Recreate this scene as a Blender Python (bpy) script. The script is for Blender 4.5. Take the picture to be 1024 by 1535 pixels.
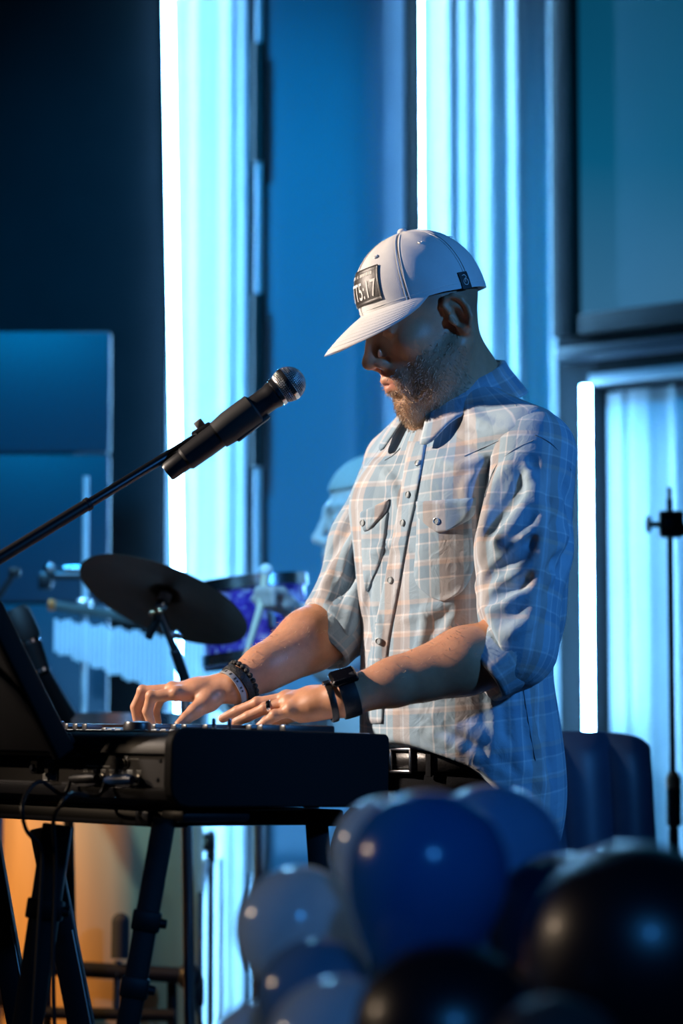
import bpy, bmesh, math, random
import numpy as np
from mathutils import Vector, Matrix

for o in list(bpy.data.objects):
    bpy.data.objects.remove(o, do_unlink=True)
scene = bpy.context.scene
COL = scene.collection
random.seed(7)
RNG = np.random.default_rng(11)

# ------------------------------------------------------------------ camera
IW, IH, FPX = 1024.0, 1535.0, 85.0 / 24.0 * 1024.0
CZ, HZ = 0.96, 1085.0                      # eye height, horizon row
PITCH = math.atan((HZ - IH / 2) / FPX)
cam_data = bpy.data.cameras.new('camera')
cam = bpy.data.objects.new('camera', cam_data)
COL.objects.link(cam)
cam_data.sensor_fit = 'HORIZONTAL'
cam_data.sensor_width = 24.0
cam_data.lens = 85.0
cam_data.clip_start = 0.05
cam.location = (0, 0, CZ)
cam.rotation_euler = (math.pi / 2 + PITCH, 0, 0)
cam_data.dof.use_dof = True
cam_data.dof.focus_distance = 3.68
cam_data.dof.aperture_fstop = 2.5
scene.camera = cam

# ------------------------------------------------------------------ world, lights, exposure
scene.view_settings.view_transform = 'Standard'
scene.view_settings.look = 'None'
scene.view_settings.gamma = 1.0
scene.view_settings.use_curve_mapping = False
scene.view_settings.exposure = 0.0
world = bpy.data.worlds.new('hall_dark')
scene.world = world
world.use_nodes = True
world.node_tree.nodes['Background'].inputs['Color'].default_value = (0.03, 0.22, 0.75, 1)
world.node_tree.nodes['Background'].inputs['Strength'].default_value = 0.004


def spot(name, loc, target, energy, color, angle, blend=0.5, size=0.08):
    l = bpy.data.lights.new(name, 'SPOT')
    l.energy = energy; l.color = color; l.spot_size = math.radians(angle)
    l.spot_blend = blend; l.shadow_soft_size = size
    o = bpy.data.objects.new(name, l); COL.objects.link(o)
    o.location = loc
    o.rotation_euler = (Vector(target) - Vector(loc)).to_track_quat('-Z', 'Y').to_euler()
    return o


# stage lamps hung outside the picture: each gives light the photograph shows
WARM = (1.0, 0.82, 0.68)
spot('key_spotlight_offscreen', (-3.1, 3.75, 2.55), (0.10, 3.75, 1.25), 980, WARM, 25, 0.6, 0.05)                       # warm light on cap, shirt front, forearms
spot('side_warm_spotlight_offscreen', (-3.4, 3.35, 1.95), (-0.10, 2.75, 0.78), 95, (1.0, 0.74, 0.50), 34, 0.8, 0.06)      # warm glints on balloons and jacks
spot('drum_warm_spotlight_offscreen', (-2.9, 3.8, 2.8), (-0.47, 4.9, 0.46), 820, (1.0, 0.55, 0.20), 16, 0.7, 0.06)        # orange on the tall drum
spot('blue_side_spotlight_offscreen', (2.6, 1.7, 2.35), (0.2, 3.75, 1.2), 240, (0.07, 0.36, 1.0), 30, 0.7, 0.10)          # blue on back, neck, near sleeve
spot('wall_wash_spotlight_offscreen', (-0.75, 3.6, 3.4), (-0.12, 6.3, 1.55), 380, (0.0, 0.40, 1.0), 58, 0.9, 0.15)        # blue on the back wall
spot('drummer_spotlight_offscreen', (-1.25, 2.7, 2.9), (-0.20, 5.1, 1.12), 480, (0.20, 0.58, 1.0), 27, 0.8, 0.06)         # pale blue on drummer and chimes
spot('front_of_house_spotlight_offscreen', (0.7, -3.2, 3.6), (0.18, 2.3, 0.60), 400, (0.04, 0.33, 1.0), 13, 0.8, 0.10)    # blue on the faces of the balloons


# ------------------------------------------------------------------ pixel -> point
def ray(px, py):
    dx = (px - IW / 2) / FPX; dy = -(py - IH / 2) / FPX
    c, s = math.cos(PITCH), math.sin(PITCH)
    return np.array([dx, c - s * dy, s + c * dy])


CAM = np.array([0, 0, CZ])


def P(px, py, Y):
    r = ray(px, py)
    return CAM + r * (Y / r[1])


# ------------------------------------------------------------------ materials
MATS = {}


def mat(name, color, rough=0.5, metal=0.0, spec=0.5, var=0.12, vscale=30.0, bump=0.0, bscale=120.0,
        coat=0.0, sheen=0.0, emit=None, estr=0.0, trans=0.0, sss=0.0, stretch=(1, 1, 1)):
    if name in MATS:
        return MATS[name]
    m = bpy.data.materials.new(name); m.use_nodes = True
    nt = m.node_tree; b = nt.nodes['Principled BSDF']
    tc = nt.nodes.new('ShaderNodeTexCoord')
    mp = nt.nodes.new('ShaderNodeMapping'); mp.inputs['Scale'].default_value = stretch
    nt.links.new(tc.outputs['Object'], mp.inputs['Vector'])
    nz = nt.nodes.new('ShaderNodeTexNoise'); nz.inputs['Scale'].default_value = vscale
    nz.inputs['Detail'].default_value = 4
    nt.links.new(mp.outputs['Vector'], nz.inputs['Vector'])
    mx = nt.nodes.new('ShaderNodeMix'); mx.data_type = 'RGBA'
    lo = tuple(c * (1 - var) for c in color); hi = tuple(min(1, c * (1 + var)) for c in color)
    mx.inputs[6].default_value = (*lo, 1); mx.inputs[7].default_value = (*hi, 1)
    nt.links.new(nz.outputs['Fac'], mx.inputs[0])
    nt.links.new(mx.outputs[2], b.inputs['Base Color'])
    b.inputs['Roughness'].default_value = rough
    b.inputs['Metallic'].default_value = metal
    b.inputs['Specular IOR Level'].default_value = spec
    b.inputs['Coat Weight'].default_value = coat
    b.inputs['Coat Roughness'].default_value = 0.08
    b.inputs['Sheen Weight'].default_value = sheen
    b.inputs['Transmission Weight'].default_value = trans
    if sss:
        b.inputs['Subsurface Weight'].default_value = sss
        b.inputs['Subsurface Radius'].default_value = (0.012, 0.005, 0.003)
        b.inputs['Subsurface Scale'].default_value = 0.5
    if emit:
        b.inputs['Emission Color'].default_value = (*emit, 1)
        b.inputs['Emission Strength'].default_value = estr
    if bump:
        n2 = nt.nodes.new('ShaderNodeTexNoise'); n2.inputs['Scale'].default_value = bscale
        n2.inputs['Detail'].default_value = 3
        nt.links.new(mp.outputs['Vector'], n2.inputs['Vector'])
        bp = nt.nodes.new('ShaderNodeBump'); bp.inputs['Strength'].default_value = bump
        bp.inputs['Distance'].default_value = 0.002
        nt.links.new(n2.outputs['Fac'], bp.inputs['Height'])
        nt.links.new(bp.outputs['Normal'], b.inputs['Normal'])
    MATS[name] = m
    return m


# ------------------------------------------------------------------ objects
def tag(o, label=None, cat=None, group=None, kind=None):
    if label: o['label'] = label
    if cat: o['category'] = cat
    if group: o['group'] = group
    if kind: o['kind'] = kind
    return o


def setparent(o, parent):
    if parent is not None:
        o.parent = parent
        o.matrix_parent_inverse = Matrix.Translation(-Vector(parent.get('_w', (0, 0, 0))))
    return o


def empty(name, loc, label, cat, group=None):
    o = bpy.data.objects.new(name, None); COL.objects.link(o)
    o.location = loc; o.empty_display_size = 0.1
    o['_w'] = [float(v) for v in loc]
    return tag(o, label, cat, group)


def V(a):
    return Vector((float(a[0]), float(a[1]), float(a[2])))


def frame(d, up=(0, 0, 1)):
    d = V(d).normalized(); up = V(up)
    if abs(d.dot(up)) > 0.98: up = Vector((1, 0, 0))
    x = up.cross(d).normalized(); y = d.cross(x).normalized()
    return x, y, d


class MB:
    def __init__(self):
        self.v = []; self.f = []

    def add(self, vs, fs):
        n = len(self.v)
        self.v += [tuple(float(c) for c in p) for p in vs]
        self.f += [tuple(i + n for i in f) for f in fs]
        return self

    def box(self, c, s, M=None, bev=0.0, seg=2):
        bm = bmesh.new()
        bmesh.ops.create_cube(bm, size=1.0)
        for v in bm.verts: v.co = Vector((v.co.x * s[0], v.co.y * s[1], v.co.z * s[2]))
        if bev > 0:
            bmesh.ops.bevel(bm, geom=list(bm.edges), offset=bev, segments=seg, profile=0.5, affect='EDGES')
        bm.verts.index_update()
        c = V(c)
        if M is None:
            vs = [v.co + c for v in bm.verts]
        else:
            vs = [M @ v.co + c for v in bm.verts]
        fs = [[v.index for v in f.verts] for f in bm.faces]
        bm.free()
        return self.add(vs, fs)

    def bar(self, a, b, w, t, up=(0, 0, 1), bev=0.0):
        a = V(a); b = V(b); x, y, d = frame(b - a, up)
        M = Matrix((x, y, d)).transposed()
        return self.box((a + b) / 2, (w, t, (b - a).length), M, bev)

    def tube(self, pts, r, n=10, cap=True):
        pts = [V(p) for p in pts]
        rs = r if isinstance(r, (list, tuple)) else [r] * len(pts)
        vs = []; fs = []
        prevx = None
        for i, p in enumerate(pts):
            if i == 0: d = pts[1] - p
            elif i == len(pts) - 1: d = p - pts[i - 1]
            else: d = (pts[i + 1] - p).normalized() + (p - pts[i - 1]).normalized()
            d = d.normalized()
            if prevx is None: x, y, _ = frame(d)
            else:
                x = (prevx - d * prevx.dot(d)).normalized(); y = d.cross(x)
            prevx = x
            for k in range(n):
                a = 2 * math.pi * k / n
                vs.append(p + (x * math.cos(a) + y * math.sin(a)) * rs[i])
        for i in range(len(pts) - 1):
            for k in range(n):
                k2 = (k + 1) % n
                fs.append((i * n + k, i * n + k2, (i + 1) * n + k2, (i + 1) * n + k))
        if cap:
            fs.append(tuple(range(n - 1, -1, -1))); fs.append(tuple((len(pts) - 1) * n + k for k in range(n)))
        return self.add(vs, fs)

    def lathe(self, prof, o, d, n=32, up=(0, 0, 1), a0=0, a1=2 * math.pi, sx=1.0, sy=1.0):
        # prof: (radius, height along d)
        x, y, d = frame(d, up); o = V(o)
        vs = []; fs = []; full = abs(a1 - a0 - 2 * math.pi) < 1e-6
        m = n if full else n + 1
        for (r, h) in prof:
            for k in range(m):
                a = a0 + (a1 - a0) * k / n
                vs.append(o + d * h + x * (r * math.cos(a) * sx) + y * (r * math.sin(a) * sy))
        for i in range(len(prof) - 1):
            for k in range(n):
                k2 = (k + 1) % m
                fs.append((i * m + k, i * m + k2, (i + 1) * m + k2, (i + 1) * m + k))
        return self.add(vs, fs)

    def sphere(self, c, r, n=16, m=10, sc=(1, 1, 1)):
        vs = []; fs = []
        c = V(c)
        for i in range(m + 1):
            t = math.pi * i / m
            for k in range(n):
                a = 2 * math.pi * k / n
                vs.append(c + Vector((r * sc[0] * math.sin(t) * math.cos(a), r * sc[1] * math.sin(t) * math.sin(a), r * sc[2] * math.cos(t))))
        for i in range(m):
            for k in range(n):
                k2 = (k + 1) % n
                fs.append((i * n + k, (i + 1) * n + k, (i + 1) * n + k2, i * n + k2))
        return self.add(vs, fs)

    def prism(self, poly, ex):
        # poly: list of 3D points (planar), ex: extrusion vector
        n = len(poly); ex = V(ex)
        vs = [V(p) for p in poly] + [V(p) + ex for p in poly]
        fs = [tuple(range(n - 1, -1, -1)), tuple(range(n, 2 * n))]
        for i in range(n):
            j = (i + 1) % n
            fs.append((i, j, n + j, n + i))
        return self.add(vs, fs)

    def build(self, name, material, parent=None, smooth=True, angle=40, kind=None, merge=True):
        me = bpy.data.meshes.new(name)
        bm = bmesh.new()
        bv = [bm.verts.new(p) for p in self.v]
        for f in self.f:
            try: bm.faces.new([bv[i] for i in f])
            except ValueError: pass
        if merge: bmesh.ops.remove_doubles(bm, verts=bm.verts, dist=1e-6)
        bmesh.ops.recalc_face_normals(bm, faces=bm.faces)
        bm.to_mesh(me); bm.free()
        me.materials.append(material)
        if smooth:
            me.polygons.foreach_set('use_smooth', [True] * len(me.polygons))
            me.set_sharp_from_angle(angle=math.radians(angle))
        o = bpy.data.objects.new(name, me); COL.objects.link(o)
        if kind: o['kind'] = kind
        return setparent(o, parent)


def link_copy(src, loc, parent=None, rot=None):
    o = src.copy(); COL.objects.link(o); o.location = loc
    if rot is not None: o.rotation_euler = rot
    if parent is not None: setparent(o, parent)
    return o


def text_verts(s, size, bold=0.0):
    cu = bpy.data.curves.new('t', 'FONT'); cu.body = s; cu.size = size; cu.offset = bold
    cu.align_x = 'CENTER'; cu.align_y = 'CENTER'; cu.resolution_u = 3
    ob = bpy.data.objects.new('t', cu); COL.objects.link(ob)
    dg = bpy.context.evaluated_depsgraph_get(); dg.update()
    me = bpy.data.meshes.new_from_object(ob.evaluated_get(dg))
    vs = [tuple(v.co) for v in me.vertices]; fs = [tuple(p.vertices) for p in me.polygons]
    bpy.data.objects.remove(ob, do_unlink=True); bpy.data.curves.remove(cu); bpy.data.meshes.remove(me)
    return vs, fs


# ------------------------------------------------------------------ implicit surfaces (for bodies and cloth)
class Sdf:
    def __init__(self):
        self.p = []

    def ell(self, c, r, k=0.0, R=None, op='u'):
        c = np.array(c, float); r = np.array(r, float)
        R = np.eye(3) if R is None else np.array(R, float)    # rows = local axes
        def fn(x):
            q = (x - c) @ R.T
            k0 = np.sqrt(((q / r) ** 2).sum(1)) + 1e-9; k1 = np.sqrt(((q / r ** 2) ** 2).sum(1)) + 1e-9
            return k0 * (k0 - 1) / k1
        self.p.append((fn, op, k, c, float(r.max()))); return self

    def cone(self, a, b, ra, rb, k=0.0, op='u'):
        a = np.array(a, float); b = np.array(b, float); ba = b - a; L2 = float(ba @ ba) + 1e-12
        def fn(x):
            h = np.clip(((x - a) @ ba) / L2, 0, 1)
            q = x - a - h[:, None] * ba
            return np.sqrt((q * q).sum(1)) - (ra + (rb - ra) * h)
        self.p.append((fn, op, k, (a + b) / 2, math.sqrt(L2) / 2 + max(ra, rb))); return self

    def chain(self, pts, rs, k=0.01, op='u'):
        for i in range(len(pts) - 1):
            self.cone(pts[i], pts[i + 1], rs[i], rs[i + 1], k, op)
        return self

    def func(self, fn, c, br, k=0.0, op='u'):
        self.p.append((fn, op, k, np.array(c, float), br)); return self

    def ev(self, x, sel=None):
        d = np.full(len(x), 1.0)
        for i in (range(len(self.p)) if sel is None else sel):
            fn, op, k, c, br = self.p[i]
            b = fn(x)
            if op == 'u':
                if k <= 0: d = np.minimum(d, b)
                else:
                    h = np.clip(0.5 + 0.5 * (b - d) / k, 0, 1)
                    d = b + (d - b) * h - k * h * (1 - h)
            elif op == 's':
                b = -b
                if k <= 0: d = np.maximum(d, b)
                else:
                    h = np.clip(0.5 - 0.5 * (b - d) / k, 0, 1)
                    d = b + (d - b) * h + k * h * (1 - h)
            elif op == 'd':                                     # displacement
                d = d + b
            elif op == 'i':
                if k <= 0: d = np.maximum(d, b)
                else:
                    h = np.clip(0.5 - 0.5 * (b - d) / k, 0, 1)
                    d = b + (d - b) * h + k * h * (1 - h)
        return d

    def hit(self, px, py, y0=2.6, y1=5.0):
        r = ray(px, py); r = r / np.linalg.norm(r)
        t = max(y0, 3.3) / r[1]
        for _ in range(120):
            x = (CAM + r * t)[None]
            d = float(self.ev(x)[0])
            if abs(d) < 2e-4: return x[0]
            t += d * 0.8
            if t * r[1] > y1: return None
        return (CAM + r * t)

    def hits(self, pix, y0=3.3, y1=5.0):
        R = np.array([ray(p[0], p[1]) for p in pix]); R /= np.linalg.norm(R, axis=1)[:, None]
        t = y0 / R[:, 1]; act = np.arange(len(R))
        for _ in range(90):
            x = CAM + R[act] * t[act][:, None]
            d = self.ev(x)
            t[act] += d * 0.85
            act = act[(np.abs(d) > 2e-4) & (t[act] * R[act, 1] < y1)]
            if len(act) == 0: break
        return CAM + R * t[:, None], t * R[:, 1] < y1

    def normals(self, x, e=1e-3):
        g = []
        for a in range(3):
            o = np.zeros(3); o[a] = e
            g.append(self.ev(x + o) - self.ev(x - o))
        n = np.stack(g, 1); return n / (np.linalg.norm(n, axis=1)[:, None] + 1e-12)

    def normal(self, x, e=1e-3):
        pts = np.array([x + np.array(v) * e for v in ((1, 0, 0), (-1, 0, 0), (0, 1, 0), (0, -1, 0), (0, 0, 1), (0, 0, -1))])
        d = self.ev(pts); n = np.array([d[0] - d[1], d[2] - d[3], d[4] - d[5]])
        return n / (np.linalg.norm(n) + 1e-12)

    def mesh(self, h, B=16, pad=0.03):
        lo = np.min([c - br for (_, op, k, c, br) in self.p if op == 'u'], axis=0) - pad
        hi = np.max([c + br for (_, op, k, c, br) in self.p if op == 'u'], axis=0) + pad
        bs = B * h
        nb = np.ceil((hi - lo) / bs).astype(int)
        gi = np.stack(np.meshgrid(*[np.arange(n) for n in nb], indexing='ij'), -1).reshape(-1, 3)
        ctr = lo + (gi + 0.5) * bs
        half = bs * 0.5 * math.sqrt(3)
        dc = np.empty(len(ctr))
        for i in range(0, len(ctr), 40000): dc[i:i + 40000] = self.ev(ctr[i:i + 40000])
        act = np.where(np.abs(dc) < half * 1.35 + 0.012)[0]
        ax = np.arange(B + 1)
        loc = np.stack(np.meshgrid(ax, ax, ax, indexing='ij'), -1).reshape(-1, 3)
        cs = np.array([c for (_, _, _, c, _) in self.p]); brs = np.array([b for (*_, b) in self.p])
        ks = np.array([k for (_, _, k, _, _) in self.p])
        dims = nb * B + 2
        CK = []; CV = []; Q = []
        def key(ijk): return (ijk[..., 0] * dims[1] + ijk[..., 1]) * dims[2] + ijk[..., 2]
        offs = [np.array([(0, 0, 0), (0, -1, 0), (0, -1, -1), (0, 0, -1)]), np.array([(0, 0, 0), (0, 0, -1), (-1, 0, -1), (-1, 0, 0)]), np.array([(0, 0, 0), (-1, 0, 0), (-1, -1, 0), (0, -1, 0)])]
        corner = [(0, 0, 0), (1, 0, 0), (0, 1, 0), (1, 1, 0), (0, 0, 1), (1, 0, 1), (0, 1, 1), (1, 1, 1)]
        edges = [(0, 1), (2, 3), (4, 5), (6, 7), (0, 2), (1, 3), (4, 6), (5, 7), (0, 4), (1, 5), (2, 6), (3, 7)]
        for bi in act:
            dist = np.linalg.norm(cs - ctr[bi], axis=1) - brs
            sel = np.where(dist < half + ks + 0.03)[0]
            if len(sel) == 0: continue
            base = gi[bi] * B
            d = self.ev(lo + (base + loc) * h, sel).reshape(B + 1, B + 1, B + 1)
            s = d < 0
            if s.all() or not s.any(): continue
            cd = [d[c[0]:B + c[0], c[1]:B + c[1], c[2]:B + c[2]] for c in corner]
            cnt = sum((c < 0).astype(np.int8) for c in cd)
            m = (cnt > 0) & (cnt < 8)
            ii = np.argwhere(m)
            vals = np.stack([c[m] for c in cd], 1)
            acc = np.zeros((len(ii), 3)); num = np.zeros(len(ii))
            for (a, b) in edges:
                va, vb = vals[:, a], vals[:, b]
                x = (va < 0) != (vb < 0)
                t = np.where(x, va / np.where(x, va - vb, 1), 0)
                pa = np.array(corner[a], float); pb = np.array(corner[b], float)
                acc += np.where(x[:, None], pa + (pb - pa) * t[:, None], 0); num += x
            CK.append(key(ii + base)); CV.append(lo + (ii + base + acc / num[:, None]) * h)
            for axn in range(3):
                s0 = s[:B, :B, :B]
                sl = [slice(0, B)] * 3; sl[axn] = slice(1, B + 1)
                s1 = s[tuple(sl)]
                e = np.argwhere(s0 != s1)
                if len(e) == 0: continue
                fl = s0[tuple(e.T)]
                qk = key((e + base)[:, None, :] + offs[axn][None])
                qk[~fl] = qk[~fl][:, ::-1]
                Q.append(qk)
        CK = np.concatenate(CK); CV = np.concatenate(CV); Q = np.concatenate(Q)
        o = np.argsort(CK); CK = CK[o]; CV = CV[o]
        idx = np.searchsorted(CK, Q); idx = np.clip(idx, 0, len(CK) - 1)
        ok = (CK[idx] == Q).all(1)
        return CV, idx[ok]


def np_mesh(name, v, q, material, parent=None, attrs=None, smooth=True, relax=0):
    v = np.asarray(v, np.float64)
    if relax:
        for _ in range(relax):
            acc = np.zeros_like(v); n = np.zeros(len(v))
            for a in range(4):
                i, j = q[:, a], q[:, (a + 1) % 4]
                np.add.at(acc, i, v[j]); np.add.at(n, i, 1)
            v = v * 0.5 + 0.5 * acc / np.maximum(n, 1)[:, None]
    me = bpy.data.meshes.new(name)
    me.vertices.add(len(v)); me.vertices.foreach_set('co', v.astype(np.float32).ravel())
    n = q.shape[1]
    me.loops.add(q.size); me.loops.foreach_set('vertex_index', q.astype(np.int32).ravel())
    me.polygons.add(len(q))
    me.polygons.foreach_set('loop_start', np.arange(0, q.size, n, dtype=np.int32))
    me.polygons.foreach_set('use_smooth', np.full(len(q), smooth, dtype=bool))
    me.update(calc_edges=True); me.validate()
    for an, (ty, data) in (attrs or {}).items():
        at = me.attributes.new(an, ty, 'POINT')
        at.data.foreach_set('color' if 'COLOR' in ty else 'vector', np.asarray(data, np.float32).ravel())
    me.materials.append(material)
    o = bpy.data.objects.new(name, me); COL.objects.link(o)
    return setparent(o, parent)


# ================================================================== THE SETTING
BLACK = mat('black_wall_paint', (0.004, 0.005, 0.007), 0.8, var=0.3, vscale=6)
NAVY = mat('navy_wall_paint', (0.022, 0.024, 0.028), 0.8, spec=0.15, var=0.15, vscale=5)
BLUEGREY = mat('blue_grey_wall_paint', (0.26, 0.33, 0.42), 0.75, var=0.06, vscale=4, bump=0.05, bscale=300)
METAL_BLACK = mat('black_powder_coated_metal', (0.006, 0.006, 0.008), 0.45, spec=0.3, var=0.2, bump=0.05, bscale=900)
CHROME = mat('brushed_chrome', (0.62, 0.64, 0.68), 0.22, 1.0, var=0.08)
DARKMETAL = mat('dark_gunmetal', (0.06, 0.065, 0.075), 0.3, 0.9, var=0.15)

MB().box((0, 4.0, -0.05), (7, 8, 0.1)).build('floor', mat('dark_stage_floor', (0.03, 0.03, 0.034), 0.45, var=0.3, vscale=9, bump=0.1), kind='structure')
MB().box((0, 6.85, 1.75), (7, 0.2, 3.5)).build('wall_back', BLACK, kind='structure')


def wx(px, Y): return (px - IW / 2) / FPX * Y


def zz(py, Y): return float(P(512, py, Y)[2])


# dark wall left of the first curtain
YW = 6.3
x1 = wx(243, YW)
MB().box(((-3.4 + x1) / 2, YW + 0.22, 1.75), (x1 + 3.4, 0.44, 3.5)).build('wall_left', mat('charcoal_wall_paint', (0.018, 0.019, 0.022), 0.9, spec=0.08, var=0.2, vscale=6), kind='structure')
# blue wall between the two curtain bays, its right side rounding back into the dark
def centre_panel():
    Y = 6.28
    m = MB(); pts = []
    xa, xb, xc = wx(399, Y), wx(505, Y), wx(612, Y)
    pts.append((xa, Y + 0.35)); pts.append((xa, Y))
    R = 0.20
    for i in range(15):
        t = i / 14 * math.pi / 2
        pts.append((xb + (xc - xb) * math.sin(t), Y + R * (1 - math.cos(t))))
    pts.append((xc, Y + 0.35))
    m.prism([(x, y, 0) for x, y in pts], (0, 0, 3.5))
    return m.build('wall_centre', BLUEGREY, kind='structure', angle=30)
centre_panel()

# angled right wall: local frame (u along the wall towards the camera, n out of the wall, z)
AW = math.radians(39)
W0 = np.array([wx(838, 6.25), 6.25, 0.0])
WU = np.array([math.cos(AW), -math.sin(AW), 0.0]); WN = np.array([-math.sin(AW), -math.cos(AW), 0.0])
def wr(u, z, n=0.0): return W0 + WU * u + WN * n + np.array([0, 0, z])
def wall_u(px):                                    # wall coordinate under a pixel column
    k = (px - IW / 2) / FPX
    return (k * W0[1] - W0[0]) / (WU[0] - k * WU[1])
def wall_pt(px, py, n=0.0):
    u = wall_u(px); b = W0 + WU * u
    return u, float(P(px, py, b[1])[2])
MW = Matrix((V(WU), V(WN), Vector((0, 0, 1)))).transposed()
def wbox(m, u0, u1, z0, z1, n0, n1, bev=0.0):
    c = wr((u0 + u1) / 2, (z0 + z1) / 2, (n0 + n1) / 2)
    return m.box(c, (u1 - u0, n1 - n0, z1 - z0), MW, bev)
uL, zTopN = wall_pt(886, 577)                     # niche (recess with curtain)
u870, zScr = wall_pt(871, 476)
m = MB()
wbox(m, 0.0, uL, 0, 3.5, -0.35, 0.0)              # pier left of niche
wbox(m, 0.83, 1.4, 0, zTopN, -0.35, 0.0)             # pier right of niche
wbox(m, uL, 1.4, zTopN, 3.5, -0.35, 0.0)          # wall above niche
wbox(m, uL, 1.4, 0, 3.5, -0.40, -0.35)            # niche back
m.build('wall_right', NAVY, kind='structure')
m = MB(); wbox(m, 0.022, u870 + 0.019, zScr - 0.055, 3.5, 0.002, 0.05)
m.build('trim_1', BLACK, kind='structure')

# ------------------------------------------------------------------ wall screen
def wall_screen():
    root = empty('wall_screen', wr(u870 + 0.4, zScr, 0.03), 'large wall screen glowing dim teal inside a black bezel', 'screen')
    m = bpy.data.materials.new('teal_screen_glow'); m.use_nodes = True
    nt = m.node_tree; b = nt.nodes['Principled BSDF']
    b.inputs['Base Color'].default_value = (0.01, 0.02, 0.03, 1); b.inputs['Roughness'].default_value = 0.35
    tc = nt.nodes.new('ShaderNodeTexCoord'); sp = nt.nodes.new('ShaderNodeSeparateXYZ')
    nt.links.new(tc.outputs['Generated'], sp.inputs[0])
    nz = nt.nodes.new('ShaderNodeTexNoise'); nz.inputs['Scale'].default_value = 1.6; nz.inputs['Detail'].default_value = 1
    nt.links.new(tc.outputs['Generated'], nz.inputs['Vector'])
    ad = nt.nodes.new('ShaderNodeMath'); ad.operation = 'MULTIPLY_ADD'; ad.inputs[1].default_value = 0.25
    nt.links.new(nz.outputs['Fac'], ad.inputs[0]); nt.links.new(sp.outputs['Z'], ad.inputs[2])
    cr = nt.nodes.new('ShaderNodeValToRGB'); e = cr.color_ramp.elements
    e[0].position = 0.05; e[0].color = (0.045, 0.16, 0.29, 1)
    e[1].position = 0.95; e[1].color = (0.002, 0.050, 0.105, 1)
    x = cr.color_ramp.elements.new(0.45); x.color = (0.003, 0.095, 0.19, 1)
    nt.links.new(ad.outputs[0], cr.inputs[0])
    nt.links.new(cr.outputs[0], b.inputs['Emission Color']); b.inputs['Emission Strength'].default_value = 0.9
    mb = MB(); wbox(mb, u870 + 0.022, 1.35, zScr + 0.002, 3.4, 0.005, 0.02); mb.build('display', m, root)
    mb = MB()
    wbox(mb, u870 + 0.021, 1.38, zScr - 0.055, zScr, 0.003, 0.055, 0.006)
    mb.build('lower_bezel', METAL_BLACK, root)
    mb = MB(); wbox(mb, 0.026, u870 + 0.02, zScr - 0.055, 3.42, 0.051, 0.062, 0.003); mb.build('side_bezel', METAL_BLACK, root)
wall_screen()
m = MB(); wbox(m, 0.03, 1.4, zScr - 0.12, zScr - 0.085, 0.002, 0.06, 0.01)
m.build('trim_2', mat('satin_dark_trim', (0.012, 0.016, 0.024), 0.3, var=0.1), kind='structure')

m = MB(); wbox(m, uL + 0.006, 0.83, zTopN - 0.002, zTopN + 0.026, 0.0, 0.014, 0.003)
m.build('trim_3', mat('grey_lintel_edge', (0.20, 0.21, 0.23), 0.6, var=0.08), kind='structure')

# ------------------------------------------------------------------ curtains and LED strips
def cloth_mat():
    m = bpy.data.materials.new('white_voile_curtain'); m.use_nodes = True
    nt = m.node_tree; b = nt.nodes['Principled BSDF']; out = nt.nodes['Material Output']
    tc = nt.nodes.new('ShaderNodeTexCoord'); nz = nt.nodes.new('ShaderNodeTexNoise'); nz.inputs['Scale'].default_value = 60
    nt.links.new(tc.outputs['Object'], nz.inputs['Vector'])
    mx = nt.nodes.new('ShaderNodeMix'); mx.data_type = 'RGBA'
    mx.inputs[6].default_value = (0.70, 0.72, 0.74, 1); mx.inputs[7].default_value = (0.86, 0.87, 0.88, 1)
    nt.links.new(nz.outputs['Fac'], mx.inputs[0]); nt.links.new(mx.outputs[2], b.inputs['Base Color'])
    b.inputs['Roughness'].default_value = 0.8; b.inputs['Specular IOR Level'].default_value = 0.2
    tr = nt.nodes.new('ShaderNodeBsdfTranslucent'); tr.inputs['Color'].default_value = (0.8, 0.82, 0.85, 1)
    ms = nt.nodes.new('ShaderNodeMixShader'); ms.inputs[0].default_value = 0.42
    nt.links.new(b.outputs[0], ms.inputs[1]); nt.links.new(tr.outputs[0], ms.inputs[2]); nt.links.new(ms.outputs[0], out.inputs['Surface'])
    return m
CURT = cloth_mat()


def curtain(p0, p1, z0, z1, n, amp, folds, seed, label, nrm):
    r = random.Random(seed)
    p0 = V(p0); p1 = V(p1); nrm = V(nrm)
    cols = 220; rows = 9
    ph = [r.uniform(0, 6.28) for _ in range(4)]
    vs = []; fs = []
    for j in range(rows):
        t = j / (rows - 1)
        for i in range(cols):
            s = i / (cols - 1)
            w = s * folds * 2 * math.pi
            a = amp * (math.sin(w + ph[0] + 0.9 * math.sin(w * 0.43 + ph[1])) * 0.7 + 0.35 * math.sin(w * 2.1 + ph[2] + 0.5 * t) * (0.6 + 0.4 * math.sin(w * .37 + ph[3])))
            p = p0.lerp(p1, s) + nrm * a
            p.x += 0.006 * math.sin(w * 0.5 + t * 2.0)
            vs.append((p.x, p.y, z0 + (z1 - z0) * t))
    for j in range(rows - 1):
        for i in range(cols - 1):
            fs.append((j * cols + i, j * cols + i + 1, (j + 1) * cols + i + 1, (j + 1) * cols + i))
    o = MB().add(vs, fs).build('curtain', CURT, angle=180)
    s = o.modifiers.new('cloth_thickness', 'SOLIDIFY'); s.thickness = 0.002
    return tag(o, label, 'curtain')


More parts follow.
